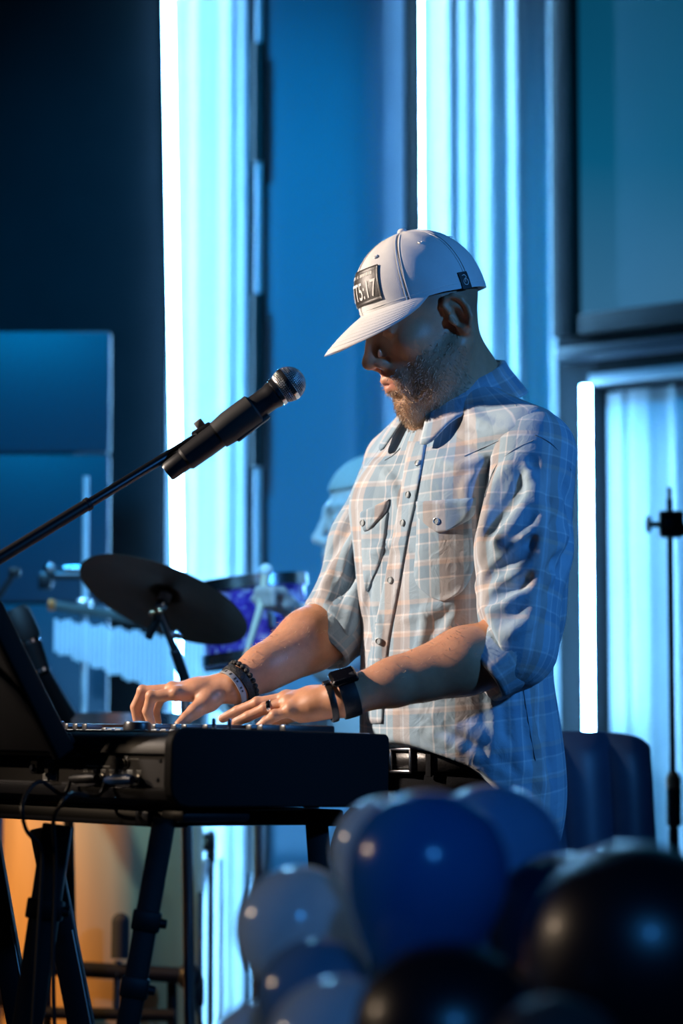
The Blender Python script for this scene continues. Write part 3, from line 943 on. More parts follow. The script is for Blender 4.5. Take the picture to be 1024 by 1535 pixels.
# cymbal with its stand
def cymbal():
    Y = 4.55
    c = P(246, 897, Y)
    right = P(370, 948, Y) - P(122, 848, Y); R = np.linalg.norm(right) / 2
    right = right / np.linalg.norm(right)
    view = ray(246, 897); view /= np.linalg.norm(view)
    up0 = np.cross(right, view); up0 /= np.linalg.norm(up0)
    up0 = up0 if up0[2] > 0 else -up0
    s = 0.37                                           # apparent minor/major ratio: underside turned to the viewer
    n = up0 * math.sqrt(1 - s * s) + view * s          # disc axis, pointing up and away
    root = empty('cymbal', c, 'dark bronze cymbal tilted on its stand beside the bar chimes', 'cymbal')
    prof = [(0.0045, 0.030), (0.02, 0.028), (0.032, 0.016), (0.040, 0.012), (R * 0.6, 0.006), (R, -0.004), (R, -0.0052), (R * 0.6, 0.0045), (0.041, 0.0105), (0.031, 0.0140), (0.019, 0.026), (0.0045, 0.028)]
    bz = mat('dark_worn_bronze', (0.022, 0.014, 0.009), 0.6, 0.1, spec=0.12, var=0.6, vscale=22, bump=0.25, bscale=260)
    MB().lathe(prof, c, n, 72).build('disc', bz, root, angle=50)
    MB().lathe([(0.002, -0.002), (0.012, -0.002), (0.012, 0.010), (0.002, 0.010)], c, n, 16).build('felt', mat('grey_felt', (0.2, 0.2, 0.22), 0.95), root)
    st = empty('cymbal_stand', (c[0] + 0.10, c[1], 0), 'chrome cymbal stand with tilter holding the dark cymbal', 'cymbal stand')
    q = c - n * 0.085
    MB().tube([c + n * 0.045, q], 0.004, 10).build('threaded_rod', CHROME, st)
    w = MB(); w.sphere(c - n * 0.012, 0.012, 12, 8); w.build('cup_washer', CHROME, st)
    wn = c + n * 0.042
    side = np.cross(n, [0, 0, 1]); side /= np.linalg.norm(side)
    MB().tube([wn - side * 0.018 + n * 0.008, wn, wn + side * 0.018 + n * 0.008], 0.0045, 8).build('wing_nut', CHROME, st)
    til = P(241, 920, c[1] - 0.05)
    MB().tube([q, til], 0.008, 10).build('tilter_arm', DARKMETAL, st)
    for dx in (-8, 4): MB().sphere(P(236 + dx, 918 + (-2 if dx > 0 else 0), c[1] - 0.06), 0.0062, 10, 8).build('tilter_bolt', mat('brass_bolt', (0.8, 0.5, 0.28), 0.25, 1.0), st)
    b1 = P(262, 975, c[1] - 0.02); b2 = P(277, 1018, c[1])
    MB().tube([til, b1], 0.0075, 10).build('boom_tube', CHROME, st)
    MB().tube([b1, b2], 0.0105, 12).build('boom_clamp', DARKMETAL, st)
    MB().sphere(P(266, 950, c[1] - 0.03), 0.010, 10, 8).build('memory_lock', CHROME, st)
    MB().tube([b2, (b2[0] + 0.012, b2[1] + 0.05, 0.28)], 0.0105, 12).build('upright', CHROME, st)
    tripod(st, b2[0] + 0.012, b2[1] + 0.05, 0.30, 0.15, 0.9)
cymbal()


# bar chimes on their stand
def chimes():
    Y = 5.33
    root = empty('bar_chimes', P(127, 912, Y), 'row of hanging silver bar chimes under a wooden mantle', 'chimes')
    a = P(76, 907, Y); b = P(348, 950, Y + 0.08)
    d = (b - a); L = np.linalg.norm(d); d /= L
    MB().bar(a, b, 0.026, 0.020, (0, 0, 1), 0.004).build('mantle', mat('dark_olive_mantle', (0.05, 0.06, 0.055), 0.45, var=0.2), root)
    MB().bar(a - d * 0.006, a + d * 0.010, 0.030, 0.024, (0, 0, 1), 0.004).build('copper_end', mat('copper_end_cap', (0.75, 0.22, 0.06), 0.3, 0.7, var=0.1), root)
    n = 38
    bm = mat('polished_aluminium_chime', (0.80, 0.84, 0.88), 0.35, 0.15, var=0.06)
    for i in range(n):
        t = i / (n - 1)
        p = a + d * (0.012 + t * (L - 0.03)); lg = 0.073 + 0.085 * t
        zt = p[2] - 0.028 - 0.004 * math.sin(i * 1.7)
        o = MB().tube([(p[0], p[1], zt), (p[0], p[1], zt - lg)], 0.0045, 8).build('chime_bar', bm, root)
        MB().tube([(p[0], p[1], zt + 0.001), (p[0], p[1], p[2] - 0.008)], 0.0008, 4).build('cord', RUBBER, o)
    st = empty('chime_stand', (wx(127, Y + 0.02), Y + 0.02, 0), 'slim pale metal stand pole behind the bar chimes', 'stand')
    x = wx(127, Y + 0.038); y = Y + 0.038
    MB().tube([(x, y, 0.11), (x, y, zz(714, y))], 0.0072, 12).build('upright', mat('pale_satin_steel', (0.8, 0.85, 0.9), 0.35, 0.6), st)
    MB().box((x, y - 0.008, zz(908, y)), (0.03, 0.045, 0.03), None, 0.005).build('mantle_clamp', CHROME, st)
    MB().tube([P(62, 862, y), P(130, 862, y)], 0.011, 12).build('side_arm', DARKMETAL, st)
    MB().sphere(P(74, 851, y - 0.015), 0.013, 12, 8).build('wing_screw', CHROME, st)
    MB().box(P(68, 872, y - 0.01), (0.030, 0.03, 0.034), None, 0.005).build('arm_clamp', METAL_BLACK, st)
    MB().tube([P(96, 851, y - 0.012), P(124, 851, y - 0.012)], 0.006, 10).build('clamp_bolt', CHROME, st)
    tripod(st, x, y, 0.13, 0.18, 0.5)
chimes()


# small drum microphone leaning in at left
def drum_mic():
    Y = 4.5
    a = P(24, 912, Y); b = P(56, 992, Y); c = P(100, 1075, Y + 0.05)
    d = (b - a) / np.linalg.norm(b - a)
    root = empty('drum_microphone', b, 'stubby black drum microphone leaning behind the music rest', 'microphone')
    MB().tube([a, a + d * 0.01, a + d * 0.060, a + d * 0.066], [0.019, 0.025, 0.025, 0.020], 18).build('head', mat('black_wire_head', (0.015, 0.015, 0.018), 0.6, bump=0.4, bscale=700), root)
    MB().tube([a + d * 0.062, a + d * 0.072], 0.021, 18).build('silver_ring', CHROME, root)
    MB().tube([a + d * 0.072, b + d * 0.02], [0.022, 0.018], 16).build('handle', METAL_BLACK, root)
    MB().tube([b + d * 0.015, b + d * 0.022], 0.019, 16).build('tail_ring', CHROME, root)
    st = empty('short_microphone_stand', (c[0], c[1], 0), 'short black stand carrying the drum microphone', 'stand')
    MB().tube([b + d * 0.021, c], [0.016, 0.020], 14).build('holder', METAL_BLACK, st)
    MB().tube([c, (c[0] + 0.02, c[1], 0.30)], 0.010, 10).build('upright', METAL_BLACK, st)
    tripod(st, c[0] + 0.02, c[1], 0.32, 0.2, 0.2, METAL_BLACK)
drum_mic()


def thin_stand():
    Y = 5.0
    root = empty('thin_boom_stand', (wx(-12, Y), Y, 0), 'thin black boom stand bent towards the blue boards', 'stand')
    a = P(-22, 925, Y); b = P(26, 852, Y)
    MB().tube([a, b], 0.006, 8).build('boom', METAL_BLACK, root)
    MB().box(P(22, 858, Y), (0.025, 0.02, 0.02), None, 0.004).build('clamp', METAL_BLACK, root)
    MB().tube([a, (a[0], a[1], 0.11)], 0.008, 8).build('upright', METAL_BLACK, root)
    tripod(root, a[0], a[1], 0.13, 0.16, 0.1, METAL_BLACK)
thin_stand()


# purple sparkle rack tom
def sparkle_mat():
    m = bpy.data.materials.new('purple_sparkle_wrap'); m.use_nodes = True
    nt = m.node_tree; b = nt.nodes['Principled BSDF']
    tc = nt.nodes.new('ShaderNodeTexCoord'); vo = nt.nodes.new('ShaderNodeTexVoronoi'); vo.inputs['Scale'].default_value = 75
    nt.links.new(tc.outputs['Object'], vo.inputs['Vector'])
    cr = nt.nodes.new('ShaderNodeValToRGB'); e = cr.color_ramp.elements
    e[0].position = 0.0; e[0].color = (0.07, 0.02, 0.42, 1); e[1].position = 0.8; e[1].color = (0.65, 0.55, 0.95, 1)
    x = cr.color_ramp.elements.new(0.5); x.color = (0.16, 0.08, 0.6, 1)
    nt.links.new(vo.outputs['Color'], cr.inputs[0]); nt.links.new(cr.outputs[0], b.inputs['Base Color'])
    b.inputs['Metallic'].default_value = 0.55; b.inputs['Roughness'].default_value = 0.25; b.inputs['Coat Weight'].default_value = 0.8
    nm = nt.nodes.new('ShaderNodeBump'); nm.inputs['Strength'].default_value = 0.6
    nt.links.new(vo.outputs['Distance'], nm.inputs['Height']); nt.links.new(nm.outputs[0], b.inputs['Normal'])
    return m


def rack_tom():
    Y = 4.95
    c = P(388, 985, Y); ax = np.array([-0.10, 0.02, 1.0]); ax /= np.linalg.norm(ax)
    root = empty('rack_tom', c, 'purple sparkle rack tom under the seated drummer\'s hand', 'drum')
    r, h = 0.110, 0.155
    MB().lathe([(r - 0.008, 0), (r, 0), (r, h), (r - 0.008, h), (r - 0.008, 0)], c, ax, 48).build('shell', sparkle_mat(), root)
    MB().lathe([(0, h + 0.002), (r - 0.003, h + 0.002), (r + 0.003, h - 0.004)], c, ax, 40).build('drumhead', MATS['coated_drumhead'], root)
    for za in (-0.012, h - 0.018):
        MB().lathe([(r + 0.002, za), (r + 0.007, za), (r + 0.007, za + 0.024), (r + 0.002, za + 0.024), (r + 0.002, za)], c, ax, 40).build('hoop', CHROME, root)
    x, y, d = frame(ax)
    for k in range(6):
        a = k * math.pi / 3 + 0.3
        o = np.array(x) * math.cos(a) + np.array(y) * math.sin(a)
        p = c + o * (r + 0.007)
        MB().tube([p + ax * 0.05, p + ax * 0.10], 0.008, 10).build('lug', CHROME, root)
    st = empty('tom_stand', (c[0], c[1], 0), 'chrome floor stand carrying the purple tom', 'stand')
    q = c - ax * 0.014
    MB().tube([q, (q[0], q[1], 0.22)], 0.012, 10).build('upright', CHROME, st)
    for k in range(3):
        a = k * 2 * math.pi / 3 + 0.5
        MB().tube([q, q + (np.array(x) * math.cos(a) + np.array(y) * math.sin(a)) * (r + 0.004)], 0.006, 8).build('mount_arm', CHROME, st)
    tripod(st, q[0], q[1], 0.24, 0.10, 0.6)
rack_tom()


# slim hardware stand below the piano at right of the tom, with a hanging chain
def hihat_stand():
    Y = 5.25; x = wx(318, Y)
    root = empty('hardware_stand', (x, Y, 0), 'slim dark hardware stand with clamp and beaded chain in front of the narrow curtain', 'stand')
    MB().tube([(x, Y, 0.02), (x, Y, zz(1245, Y))], 0.0075, 10).build('upright', DARKMETAL, root)
    MB().box((x - 0.006, Y, zz(1262, Y)), (0.032, 0.03, 0.040), None, 0.006).build('clamp', METAL_BLACK, root)
    MB().sphere(P(303, 1264, Y - 0.02), 0.011, 12, 8).build('clamp_knob', MATS['brass_bolt'], root)
    MB().box((x, Y, zz(1283, Y)), (0.020, 0.02, 0.03), None, 0.004).build('memory_lock', METAL_BLACK, root)
    cp = [P(309, 1292, Y - 0.02), P(300, 1350, Y - 0.03), P(286, 1438, Y - 0.04)]
    pts = bez(cp, 12)
    m = MB()
    for p in pts: m.sphere(p, 0.0068, 8, 6)
    m.build('beaded_chain', mat('bright_chain', (0.85, 0.88, 0.9), 0.3, 0.5), root, kind='stuff')
    m = MB()
    for i in range(34): m.sphere((x + 0.022, Y, zz(1290 + i * 7.2, Y)), 0.0058, 8, 6)
    m.build('beaded_cord', MATS['bright_chain'], root, kind='stuff')
    tripod(root, x, Y, 0.13, 0.15, 0.2, DARKMETAL)
    MB().tube(bez([P(283, 1478, 4.79), P(292, 1504, 4.80), P(304, 1548, 4.86), (-0.245, 5.03, 0.10), (x + 0.018, Y - 0.03, 0.045), (x + 0.004, Y - 0.004, 0.05)], 8), 0.004, 8).build('pedal_cable', RUBBER, root)
hihat_stand()


# ------------------------------------------------------------------ upholstered chair
def chair():
    Y = 4.45
    c = P(852, 1300, Y)
    root = empty('upholstered_chair', (c[0], c[1], 0), 'dark blue chair with vertical channel back behind the keyboard player', 'chair')
    ang = math.radians(16)
    ux = np.array([math.cos(ang), math.sin(ang), 0]); uy = np.array([-math.sin(ang), math.cos(ang), 0])
    lea = mat('dark_blue_upholstery', (0.030, 0.075, 0.15), 0.42, var=0.2, vscale=14, bump=0.15, bscale=260, sheen=0.2)
    zt = zz(1096, Y)
    hw = 0.185
    nx, nz = 61, 25
    def back(s, t, side):
        # s -1..1, t 0..1
        x = hw * s * (1 + 0.03 * t); z = 0.46 + (zt - 0.46) * t - (0.008 * s * s + 0.022 * abs(s) ** 8) * t
        ch = abs(math.sin(s * math.pi * 2.0))
        edge = (1 - abs(s) ** 10) ** 0.5 * (1 - max(0, (t - 0.5) * 2) ** 8 * 0.9) ** 0.5
        th = (0.025 + 0.018 * ch ** 0.6 * (1 if side < 0 else 0.5)) * edge
        y = 0.06 * t + side * th - 0.03 * (1 - s * s) * 0 
        p = c * np.array([1, 1, 0]) + ux * x + uy * y
        return (p[0], p[1], z)
    m = MB()
    for side in (-1, 1):
        vs = [back(-1 + 2 * i / (nx - 1), j / (nz - 1), side) for j in range(nz) for i in range(nx)]
        fs = [(j * nx + i, j * nx + i + 1, (j + 1) * nx + i + 1, (j + 1) * nx + i) for j in range(nz - 1) for i in range(nx - 1)]
        m.add(vs, fs)
    m.build('backrest', lea, root, angle=80)
    R3 = Matrix((V(ux), V(uy), Vector((0, 0, 1)))).transposed()
    MB().box(c * np.array([1, 1, 0]) - uy * 0.21 + np.array([0, 0, 0.44]), (0.44, 0.44, 0.09), R3, 0.03, 4).build('seat', lea, root)
    for sx in (-1, 1):
        for sy in (-1, 1):
            t_ = c * np.array([1, 1, 0]) - uy * 0.21 + ux * 0.18 * sx + uy * 0.18 * sy
            e_ = t_ + ux * 0.03 * sx + uy * 0.03 * sy
            MB().tube([(t_[0], t_[1], 0.41), (e_[0], e_[1], 0.0)], [0.016, 0.010], 10).build('leg', METAL_BLACK, root)
chair()


# music/mic stand at right edge
def right_stand():
    Y = 5.0; x = wx(1006, Y)
    root = empty('clamp_stand', (x, Y, 0), 'black straight stand with square clamp in front of the niche curtain', 'stand')
    MB().tube([(x, Y, 0.02), (x, Y, zz(748, Y))], 0.0068, 12).build('pole', METAL_BLACK, root)
    MB().tube([(x, Y, zz(748, Y)), (x, Y, zz(731, Y))], 0.0052, 10).build('tip', mat('bronze_tip', (0.3, 0.2, 0.14), 0.4, 0.6), root)
    cl = MB().box((x + 0.002, Y, zz(786, Y)), (0.052, 0.040, 0.056), None, 0.006).build('square_clamp', METAL_BLACK, root)
    MB().lathe([(0, 0.003), (0.007, 0.003), (0.008, 0)], (x - 0.004, Y - 0.021, zz(786, Y)), (0, -1, 0), 14).build('clamp_bolt', CHROME, cl)
    MB().tube([(x - 0.024, Y, zz(786, Y)), (x - 0.046, Y, zz(786, Y))], 0.006, 10).build('knob_stem', METAL_BLACK, root)
    MB().lathe([(0, 0), (0.016, 0), (0.018, 0.004), (0.018, 0.008), (0.010, 0.011), (0, 0.011)], (x - 0.040, Y, zz(786, Y)), (-1, 0, 0), 16).build('wing_knob', METAL_BLACK, root)
    MB().tube([(x + 0.01, Y, zz(792, Y)), (x + 0.30, Y, zz(800, Y))], 0.012, 12).build('side_arm', METAL_BLACK, root)
    MB().lathe([(0.008, 0), (0.016, 0.006), (0.016, 0.08), (0.014, 0.105), (0.008, 0.115)], (x + 0.001, Y, zz(1241, Y)), (0, 0, 1), 16).build('height_clutch', METAL_BLACK, root)
    MB().lathe([(0.016, 0.0), (0.0163, 0.02), (0.010, 0.034)], (x + 0.001, Y, zz(1182, Y)), (0, 0, 1), 16).build('clutch_cap', mat('worn_copper_cap', (0.35, 0.16, 0.08), 0.45, 0.4), root)
    MB().tube([(x, Y, zz(1241, Y)), (x, Y, 0.02)], 0.011, 12).build('lower_tube', METAL_BLACK, root)
    MB().lathe([(0, 0), (0.13, 0), (0.13, 0.012), (0.03, 0.03), (0.01, 0.05)], (x, Y, 0), (0, 0, 1), 28).build('round_base', METAL_BLACK, root)
right_stand()


# ================================================================== BALLOONS IN FRONT
def latex(name, col, rough=0.16, sss=0.35):
    if name in MATS: return MATS[name]
    m = mat(name, col, rough, var=0.05, vscale=3, coat=0.5 if rough < 0.3 else 0.06)
    b = m.node_tree.nodes['Principled BSDF']
    if sss > 0:
        nt = m.node_tree; out = nt.nodes['Material Output']
        tr = nt.nodes.new('ShaderNodeBsdfTranslucent'); tr.inputs['Color'].default_value = (*[min(1, c * 1.6) for c in col], 1)
        ms = nt.nodes.new('ShaderNodeMixShader'); ms.inputs[0].default_value = sss
        nt.links.new(b.outputs[0], ms.inputs[1]); nt.links.new(tr.outputs[0], ms.inputs[2]); nt.links.new(ms.outputs[0], out.inputs['Surface'])
    return m


BAL = [  # px, py, Y, radius px, stretch, axis (x, y, z) pointing knot -> crown, material, label
    (582, 1284, 2.36, 82, 1.10, (-0.35, 0.1, 0.95), 'pearl', 'pearl pale blue balloon peeking out behind the big royal blue balloon'),
    (640, 1318, 2.20, 119, 1.10, (0.15, -0.3, 0.95), 'royal', 'big royal blue balloon, front and centre of the cluster'),
    (735, 1292, 2.48, 106, 1.08, (0.3, 0.2, 0.9), 'sky', 'sky blue balloon with a bright rim behind the royal blue balloon'),
    (452, 1400, 2.42, 93, 1.08, (-0.6, 0, 0.8), 'pearl', 'round pearl blue balloon standing out at the free end of the cluster'),
    (478, 1500, 2.28, 88, 1.05, (-0.5, -0.3, 0.8), 'steel', 'steel blue balloon tucked below the round pearl balloon'),
    (510, 1580, 2.15, 108, 1.05, (-0.2, -0.3, 0.9), 'pearl', 'pearl blue balloon low in front of the steel blue balloon'),
    (392, 1585, 2.38, 78, 1.05, (-0.7, -0.2, 0.7), 'pearl', 'small pearl blue balloon hanging lowest at the free end of the cluster'),
    (845, 1400, 2.36, 112, 1.06, (0.1, 0.1, 1.0), 'navy', 'navy balloon wedged between the royal blue and the biggest black balloon'),
    (955, 1450, 2.12, 172, 1.06, (0.3, -0.1, 0.9), 'black', 'biggest black balloon, at the end of the cluster below the chair'),
    (905, 1345, 2.48, 70, 1.05, (0.2, 0.3, 0.9), 'steel', 'steel blue balloon behind the black balloon, below the chair'),
    (672, 1565, 2.02, 140, 1.06, (0.0, -0.4, 0.9), 'black', 'black balloon below the royal blue balloon'),
    (832, 1610, 1.88, 108, 1.05, (0.1, -0.5, 0.85), 'taupe', 'taupe balloon lowest of the cluster, under the black balloons'),
]
BM = {'pearl': ('pearl_blue_latex', (0.55, 0.68, 0.76)), 'royal': ('royal_blue_latex', (0.02, 0.20, 0.46)), 'sky': ('sky_blue_latex', (0.16, 0.36, 0.60)),
      'steel': ('steel_blue_latex', (0.16, 0.30, 0.44)), 'navy': ('navy_latex', (0.008, 0.016, 0.04)), 'black': ('black_latex', (0.004, 0.005, 0.008)), 'taupe': ('taupe_latex', (0.05, 0.04, 0.038))}


def balloons():
    for (px, py, Y, rp, st, ax, mk, lab) in BAL:
        c = P(px, py, Y); r = rp / FPX * Y
        ax = np.array(ax, float); ax /= np.linalg.norm(ax)
        root = empty('balloon', c - ax * r * 1.35, lab, 'balloon', 'balloons heaped in front of the stage')
        mt = latex(BM[mk][0], BM[mk][1], 0.24 if mk == 'royal' else 0.36 if mk in ('black', 'navy', 'taupe') else 0.16, 0.0 if mk in ('black', 'navy', 'taupe') else 0.45)
        prof = []
        for i in range(37):
            t = math.pi * i / 36
            h = math.cos(t); rr = math.sin(t) * (1 + 0.10 * h)
            hh = h if h > 0 else h * (1.12 + 0.22 * h * h)
            prof.append((max(rr * r, 0.0), hh * r * st))
        MB().lathe(prof, c, ax, 48).build('skin', mt, root, angle=180)
        b = -prof[-1][1]
        MB().lathe([(0.0, -b + 0.004), (0.006, -b), (0.004, -b - 0.006), (0.0085, -b - 0.014), (0.006, -b - 0.013)], c, ax, 14).build('knot', mt, root)
    # the light frame that carries the garland
    pole = empty('balloon_garland_frame', (wx(640, 2.45), 2.45, 0), 'slim black frame behind the balloons that carries the cluster', 'frame')
    pa, pb = P(420, 1530, 2.5), P(1000, 1520, 2.5)
    MB().tube([pa, pb], 0.008, 8).build('rail', METAL_BLACK, pole)
    for p in (pa, pb):
        MB().tube([p, (p[0], p[1], 0.0)], 0.009, 8).build('leg', METAL_BLACK, pole)
balloons()


# ================================================================== PEOPLE
def skin_mat():
    m = bpy.data.materials.new('skin'); m.use_nodes = True
    nt = m.node_tree; b = nt.nodes['Principled BSDF']
    at = nt.nodes.new('ShaderNodeAttribute'); at.attribute_name = 'tone'
    tc = nt.nodes.new('ShaderNodeTexCoord')
    nz = nt.nodes.new('ShaderNodeTexNoise'); nz.inputs['Scale'].default_value = 90; nz.inputs['Detail'].default_value = 5
    nt.links.new(tc.outputs['Object'], nz.inputs['Vector'])
    mr = nt.nodes.new('ShaderNodeMapRange'); mr.inputs['To Min'].default_value = 0.82; mr.inputs['To Max'].default_value = 1.15
    nt.links.new(nz.outputs['Fac'], mr.inputs['Value'])
    mx = nt.nodes.new('ShaderNodeMix'); mx.data_type = 'RGBA'; mx.blend_type = 'MULTIPLY'; mx.inputs[0].default_value = 1.0
    nt.links.new(at.outputs['Color'], mx.inputs[6]); nt.links.new(mr.outputs[0], mx.inputs[7])
    nt.links.new(mx.outputs[2], b.inputs['Base Color'])
    b.inputs['Roughness'].default_value = 0.46; b.inputs['Specular IOR Level'].default_value = 0.42
    b.inputs['Subsurface Weight'].default_value = 0.12; b.inputs['Subsurface Radius'].default_value = (0.010, 0.004, 0.002)
    b.inputs['Subsurface Scale'].default_value = 0.4
    n2 = nt.nodes.new('ShaderNodeTexNoise'); n2.inputs['Scale'].default_value = 420; n2.inputs['Detail'].default_value = 3
    nt.links.new(tc.outputs['Object'], n2.inputs['Vector'])
    bp = nt.nodes.new('ShaderNodeBump'); bp.inputs['Strength'].default_value = 0.16; bp.inputs['Distance'].default_value = 0.001
    nt.links.new(n2.outputs['Fac'], bp.inputs['Height']); nt.links.new(bp.outputs[0], b.inputs['Normal'])
    return m


SKIN = skin_mat()
SK = np.array([0.56, 0.27, 0.155])


class Head:
    def __init__(self, O, yaw, pitch, s, roll=0.0):
        b, p = math.radians(yaw), math.radians(pitch)
        fh = np.array([-math.cos(b), -math.sin(b), 0]); z = np.array([0, 0, 1.0])
        self.O = np.array(O); self.s = s
        self.u = fh * math.cos(p) - z * math.sin(p)
        self.v = fh * math.sin(p) + z * math.cos(p)
        self.w = np.array([math.sin(b), -math.cos(b), 0])
        if roll:
            c, q = math.cos(math.radians(roll)), math.sin(math.radians(roll))
            self.v, self.w = self.v * c + self.w * q, self.w * c - self.v * q
        self.R = np.array([self.u, self.v, self.w])

    def __call__(self, u, v, w=0.0): return self.O + self.s * (u * self.u + v * self.v + w * self.w)

    def local(self, x): return ((x - self.O) @ self.R.T) / self.s

    def build(self, S):
        s = self.s; R = self.R; H = self
        e = lambda c, r, k, op='u', RR=None: S.ell(H(*c), np.array(r) * s, k * s, R if RR is None else RR, op)
        c_ = lambda a, b, ra, rb, k, op='u': S.cone(H(*a), H(*b), ra * s, rb * s, k * s, op)
        e((-0.002, 0.050, 0), (0.088, 0.086, 0.074), 0.0)
        e((0.036, -0.015, 0), (0.062, 0.088, 0.061), 0.030)
        e((0.040, -0.070, 0), (0.050, 0.044, 0.056), 0.028)
        e((0.082, -0.105, 0), (0.022, 0.020, 0.027), 0.026)
        e((0.092, -0.100, 0), (0.016, 0.024, 0.028), 0.016)
        for q in (-1, 1):
            c_((0.000, -0.045, 0.055 * q), (0.060, -0.098, 0.032 * q), 0.016, 0.014, 0.024)     # jaw line
            e((0.066, -0.008, 0.043 * q), (0.024, 0.020, 0.020), 0.022)                          # cheek bone
        c_((0.086, 0.040, -0.030), (0.086, 0.040, 0.030), 0.015, 0.015, 0.018)                   # brow
        for q in (-1, 1):
            e((0.106, 0.018, 0.034 * q), (0.020, 0.014, 0.017), 0.014, 's')
            e((0.081, 0.017, 0.033 * q), (0.0150, 0.0150, 0.0150), 0.004)
            c_((0.094, 0.014, 0.022 * q), (0.089, 0.013, 0.045 * q), 0.0022, 0.0018, 0.004)      # lid edge
        c_((0.096, 0.034, 0), (0.121, -0.012, 0), 0.0085, 0.0105, 0.014)                         # nose
        e((0.124, -0.018, 0), (0.012, 0.0105, 0.0120), 0.010)
        for q in (-1, 1):
            e((0.110, -0.024, 0.0135 * q), (0.0125, 0.0085, 0.0075), 0.007)
            e((0.1165, -0.0305, 0.0065 * q), (0.006, 0.004, 0.0035), 0.003, 's')
        e((0.094, -0.058, 0), (0.020, 0.030, 0.034), 0.018)                                      # muzzle
        for q in (-1, 1):
            c_((0.1125, -0.0515, 0.003 * q), (0.100, -0.0575, 0.022 * q), 0.0062, 0.0030, 0.006)
            c_((0.1095, -0.0665, 0.0), (0.099, -0.0615, 0.021 * q), 0.0072, 0.0030, 0.006)
            c_((0.1170, -0.0590, 0.0), (0.101, -0.0595, 0.025 * q), 0.0016, 0.0010, 0.003, 's')
        e((0.108, -0.083, 0), (0.008, 0.006, 0.020), 0.010, 's')
        for q in (-1, 1):                                                                        # ears
            a = math.radians(24)
            U = self.u * math.cos(a) - self.w * q * math.sin(a); Wd = self.w * q * math.cos(a) + self.u * math.sin(a)
            t = math.radians(-10)
            U2 = U * math.cos(t) + self.v * math.sin(t); V2 = self.v * math.cos(t) - U * math.sin(t)
            RE = np.array([U2, V2, Wd]); ec = np.array(H(-0.012, 0.0, 0.0765 * q))
            L = lambda a_, b_, c2: ec + s * (a_ * U2 + b_ * V2 + c2 * Wd)
            S.ell(L(0, 0, 0), np.array((0.0165, 0.029, 0.0075)) * s, 0.004 * s, RE)
            S.ell(L(0.002, -0.024, 0.000), np.array((0.009, 0.010, 0.006)) * s, 0.006 * s, RE)   # lobe
            S.ell(L(0.004, -0.003, 0.0085), np.array((0.0105, 0.0165, 0.0095)) * s, 0.004 * s, RE, 's')
            pts = [(0.010, 0.010), (0.012, 0.022), (0.004, 0.030), (-0.008, 0.028), (-0.016, 0.016), (-0.0175, 0.0), (-0.014, -0.014), (-0.006, -0.024)]
            for (p, r) in zip(pts[:-1], pts[1:]):
                S.cone(L(p[0], p[1], 0.006), L(r[0], r[1], 0.006), 0.0042 * s, 0.0042 * s, 0.003 * s)
            S.cone(L(0.0145, -0.002, 0.004), L(0.013, -0.008, 0.005), 0.0045 * s, 0.004 * s, 0.004 * s)  # tragus

    def tone(self, x, base, beard, hair, beard_amt=1.0):
        q = self.local(x); n = len(x)
        col = np.tile(base, (n, 1)).astype(float)
        near = (np.abs(q[:, 0]) < 0.16) & (q[:, 1] > -0.16) & (q[:, 1] < 0.2) & (np.abs(q[:, 2]) < 0.11)
        sm = lambda a, b, t: np.clip((t - a) / (b - a), 0, 1)
        line = -0.040 + 0.3 * (0.075 - q[:, 0])             # beard upper border rises towards the ear
        bw = sm(0.008, -0.008, q[:, 1] - np.minimum(line, 0.0)) * sm(-0.012, 0.010, q[:, 0]) * near
        lipd = np.exp(-(((q[:, 1] + 0.0605) / 0.0085) ** 2)) * (np.abs(q[:, 2]) < 0.023) * (q[:, 0] > 0.098)
        bw = bw * (1 - np.clip(lipd * 1.4, 0, 1)) * beard_amt
        col = col * (1 - 0.60 * bw[:, None]) + 0.60 * bw[:, None] * beard
        lw = np.clip(lipd * near, 0, 1)[:, None] * 0.65
        col = col * (1 - lw) + lw * np.array([0.46, 0.19, 0.16])
        hw = (sm(0.020, 0.034, q[:, 1] + 0.25 * np.maximum(q[:, 0], 0) * 0) * sm(0.040, 0.020, q[:, 0]) + sm(-0.03, 0.0, q[:, 1]) * sm(-0.02, -0.05, q[:, 0])) * near
        hw = np.clip(hw, 0, 1)[:, None] * 0.55
        col = col * (1 - hw) + hw * hair
        bro = (np.exp(-(((q[:, 1] - 0.043) / 0.006) ** 2)) * (np.abs(np.abs(q[:, 2]) - 0.034) < 0.02) * (q[:, 0] > 0.06) * near)[:, None] * 0.6
        col = col * (1 - bro) + bro * hair
        return col, bw


def strands(name, pts, nrm, length, width, gdir, material, parent, rng, jitter=0.5):
    n = len(pts)
    d = nrm * 0.55 + gdir * 0.8 + rng.normal(0, jitter, (n, 3))
    d /= np.linalg.norm(d, axis=1)[:, None]
    side = np.cross(d, rng.normal(0, 1, (n, 3))); side /= np.linalg.norm(side, axis=1)[:, None] + 1e-9
    L = (length * rng.uniform(0.5, 1.2, n))[:, None]
    base = pts - nrm * 0.0006
    v = np.stack([base - side * width / 2, base + side * width / 2, base + d * L * 0.6 + side * width * 0.3 , base + d * L + gdir * L * 0.25], 1).reshape(-1, 3)
    q = np.arange(4 * n).reshape(-1, 4)
    o = np_mesh(name, v, q, material, parent, smooth=False)
    o['kind'] = 'stuff'
    return o


def vnormals(v, q):
    n = np.zeros_like(v)
    fn = np.cross(v[q[:, 2]] - v[q[:, 0]], v[q[:, 3]] - v[q[:, 1]])
    for a in range(4): np.add.at(n, q[:, a], fn)
    return n / (np.linalg.norm(n, axis=1)[:, None] + 1e-12)


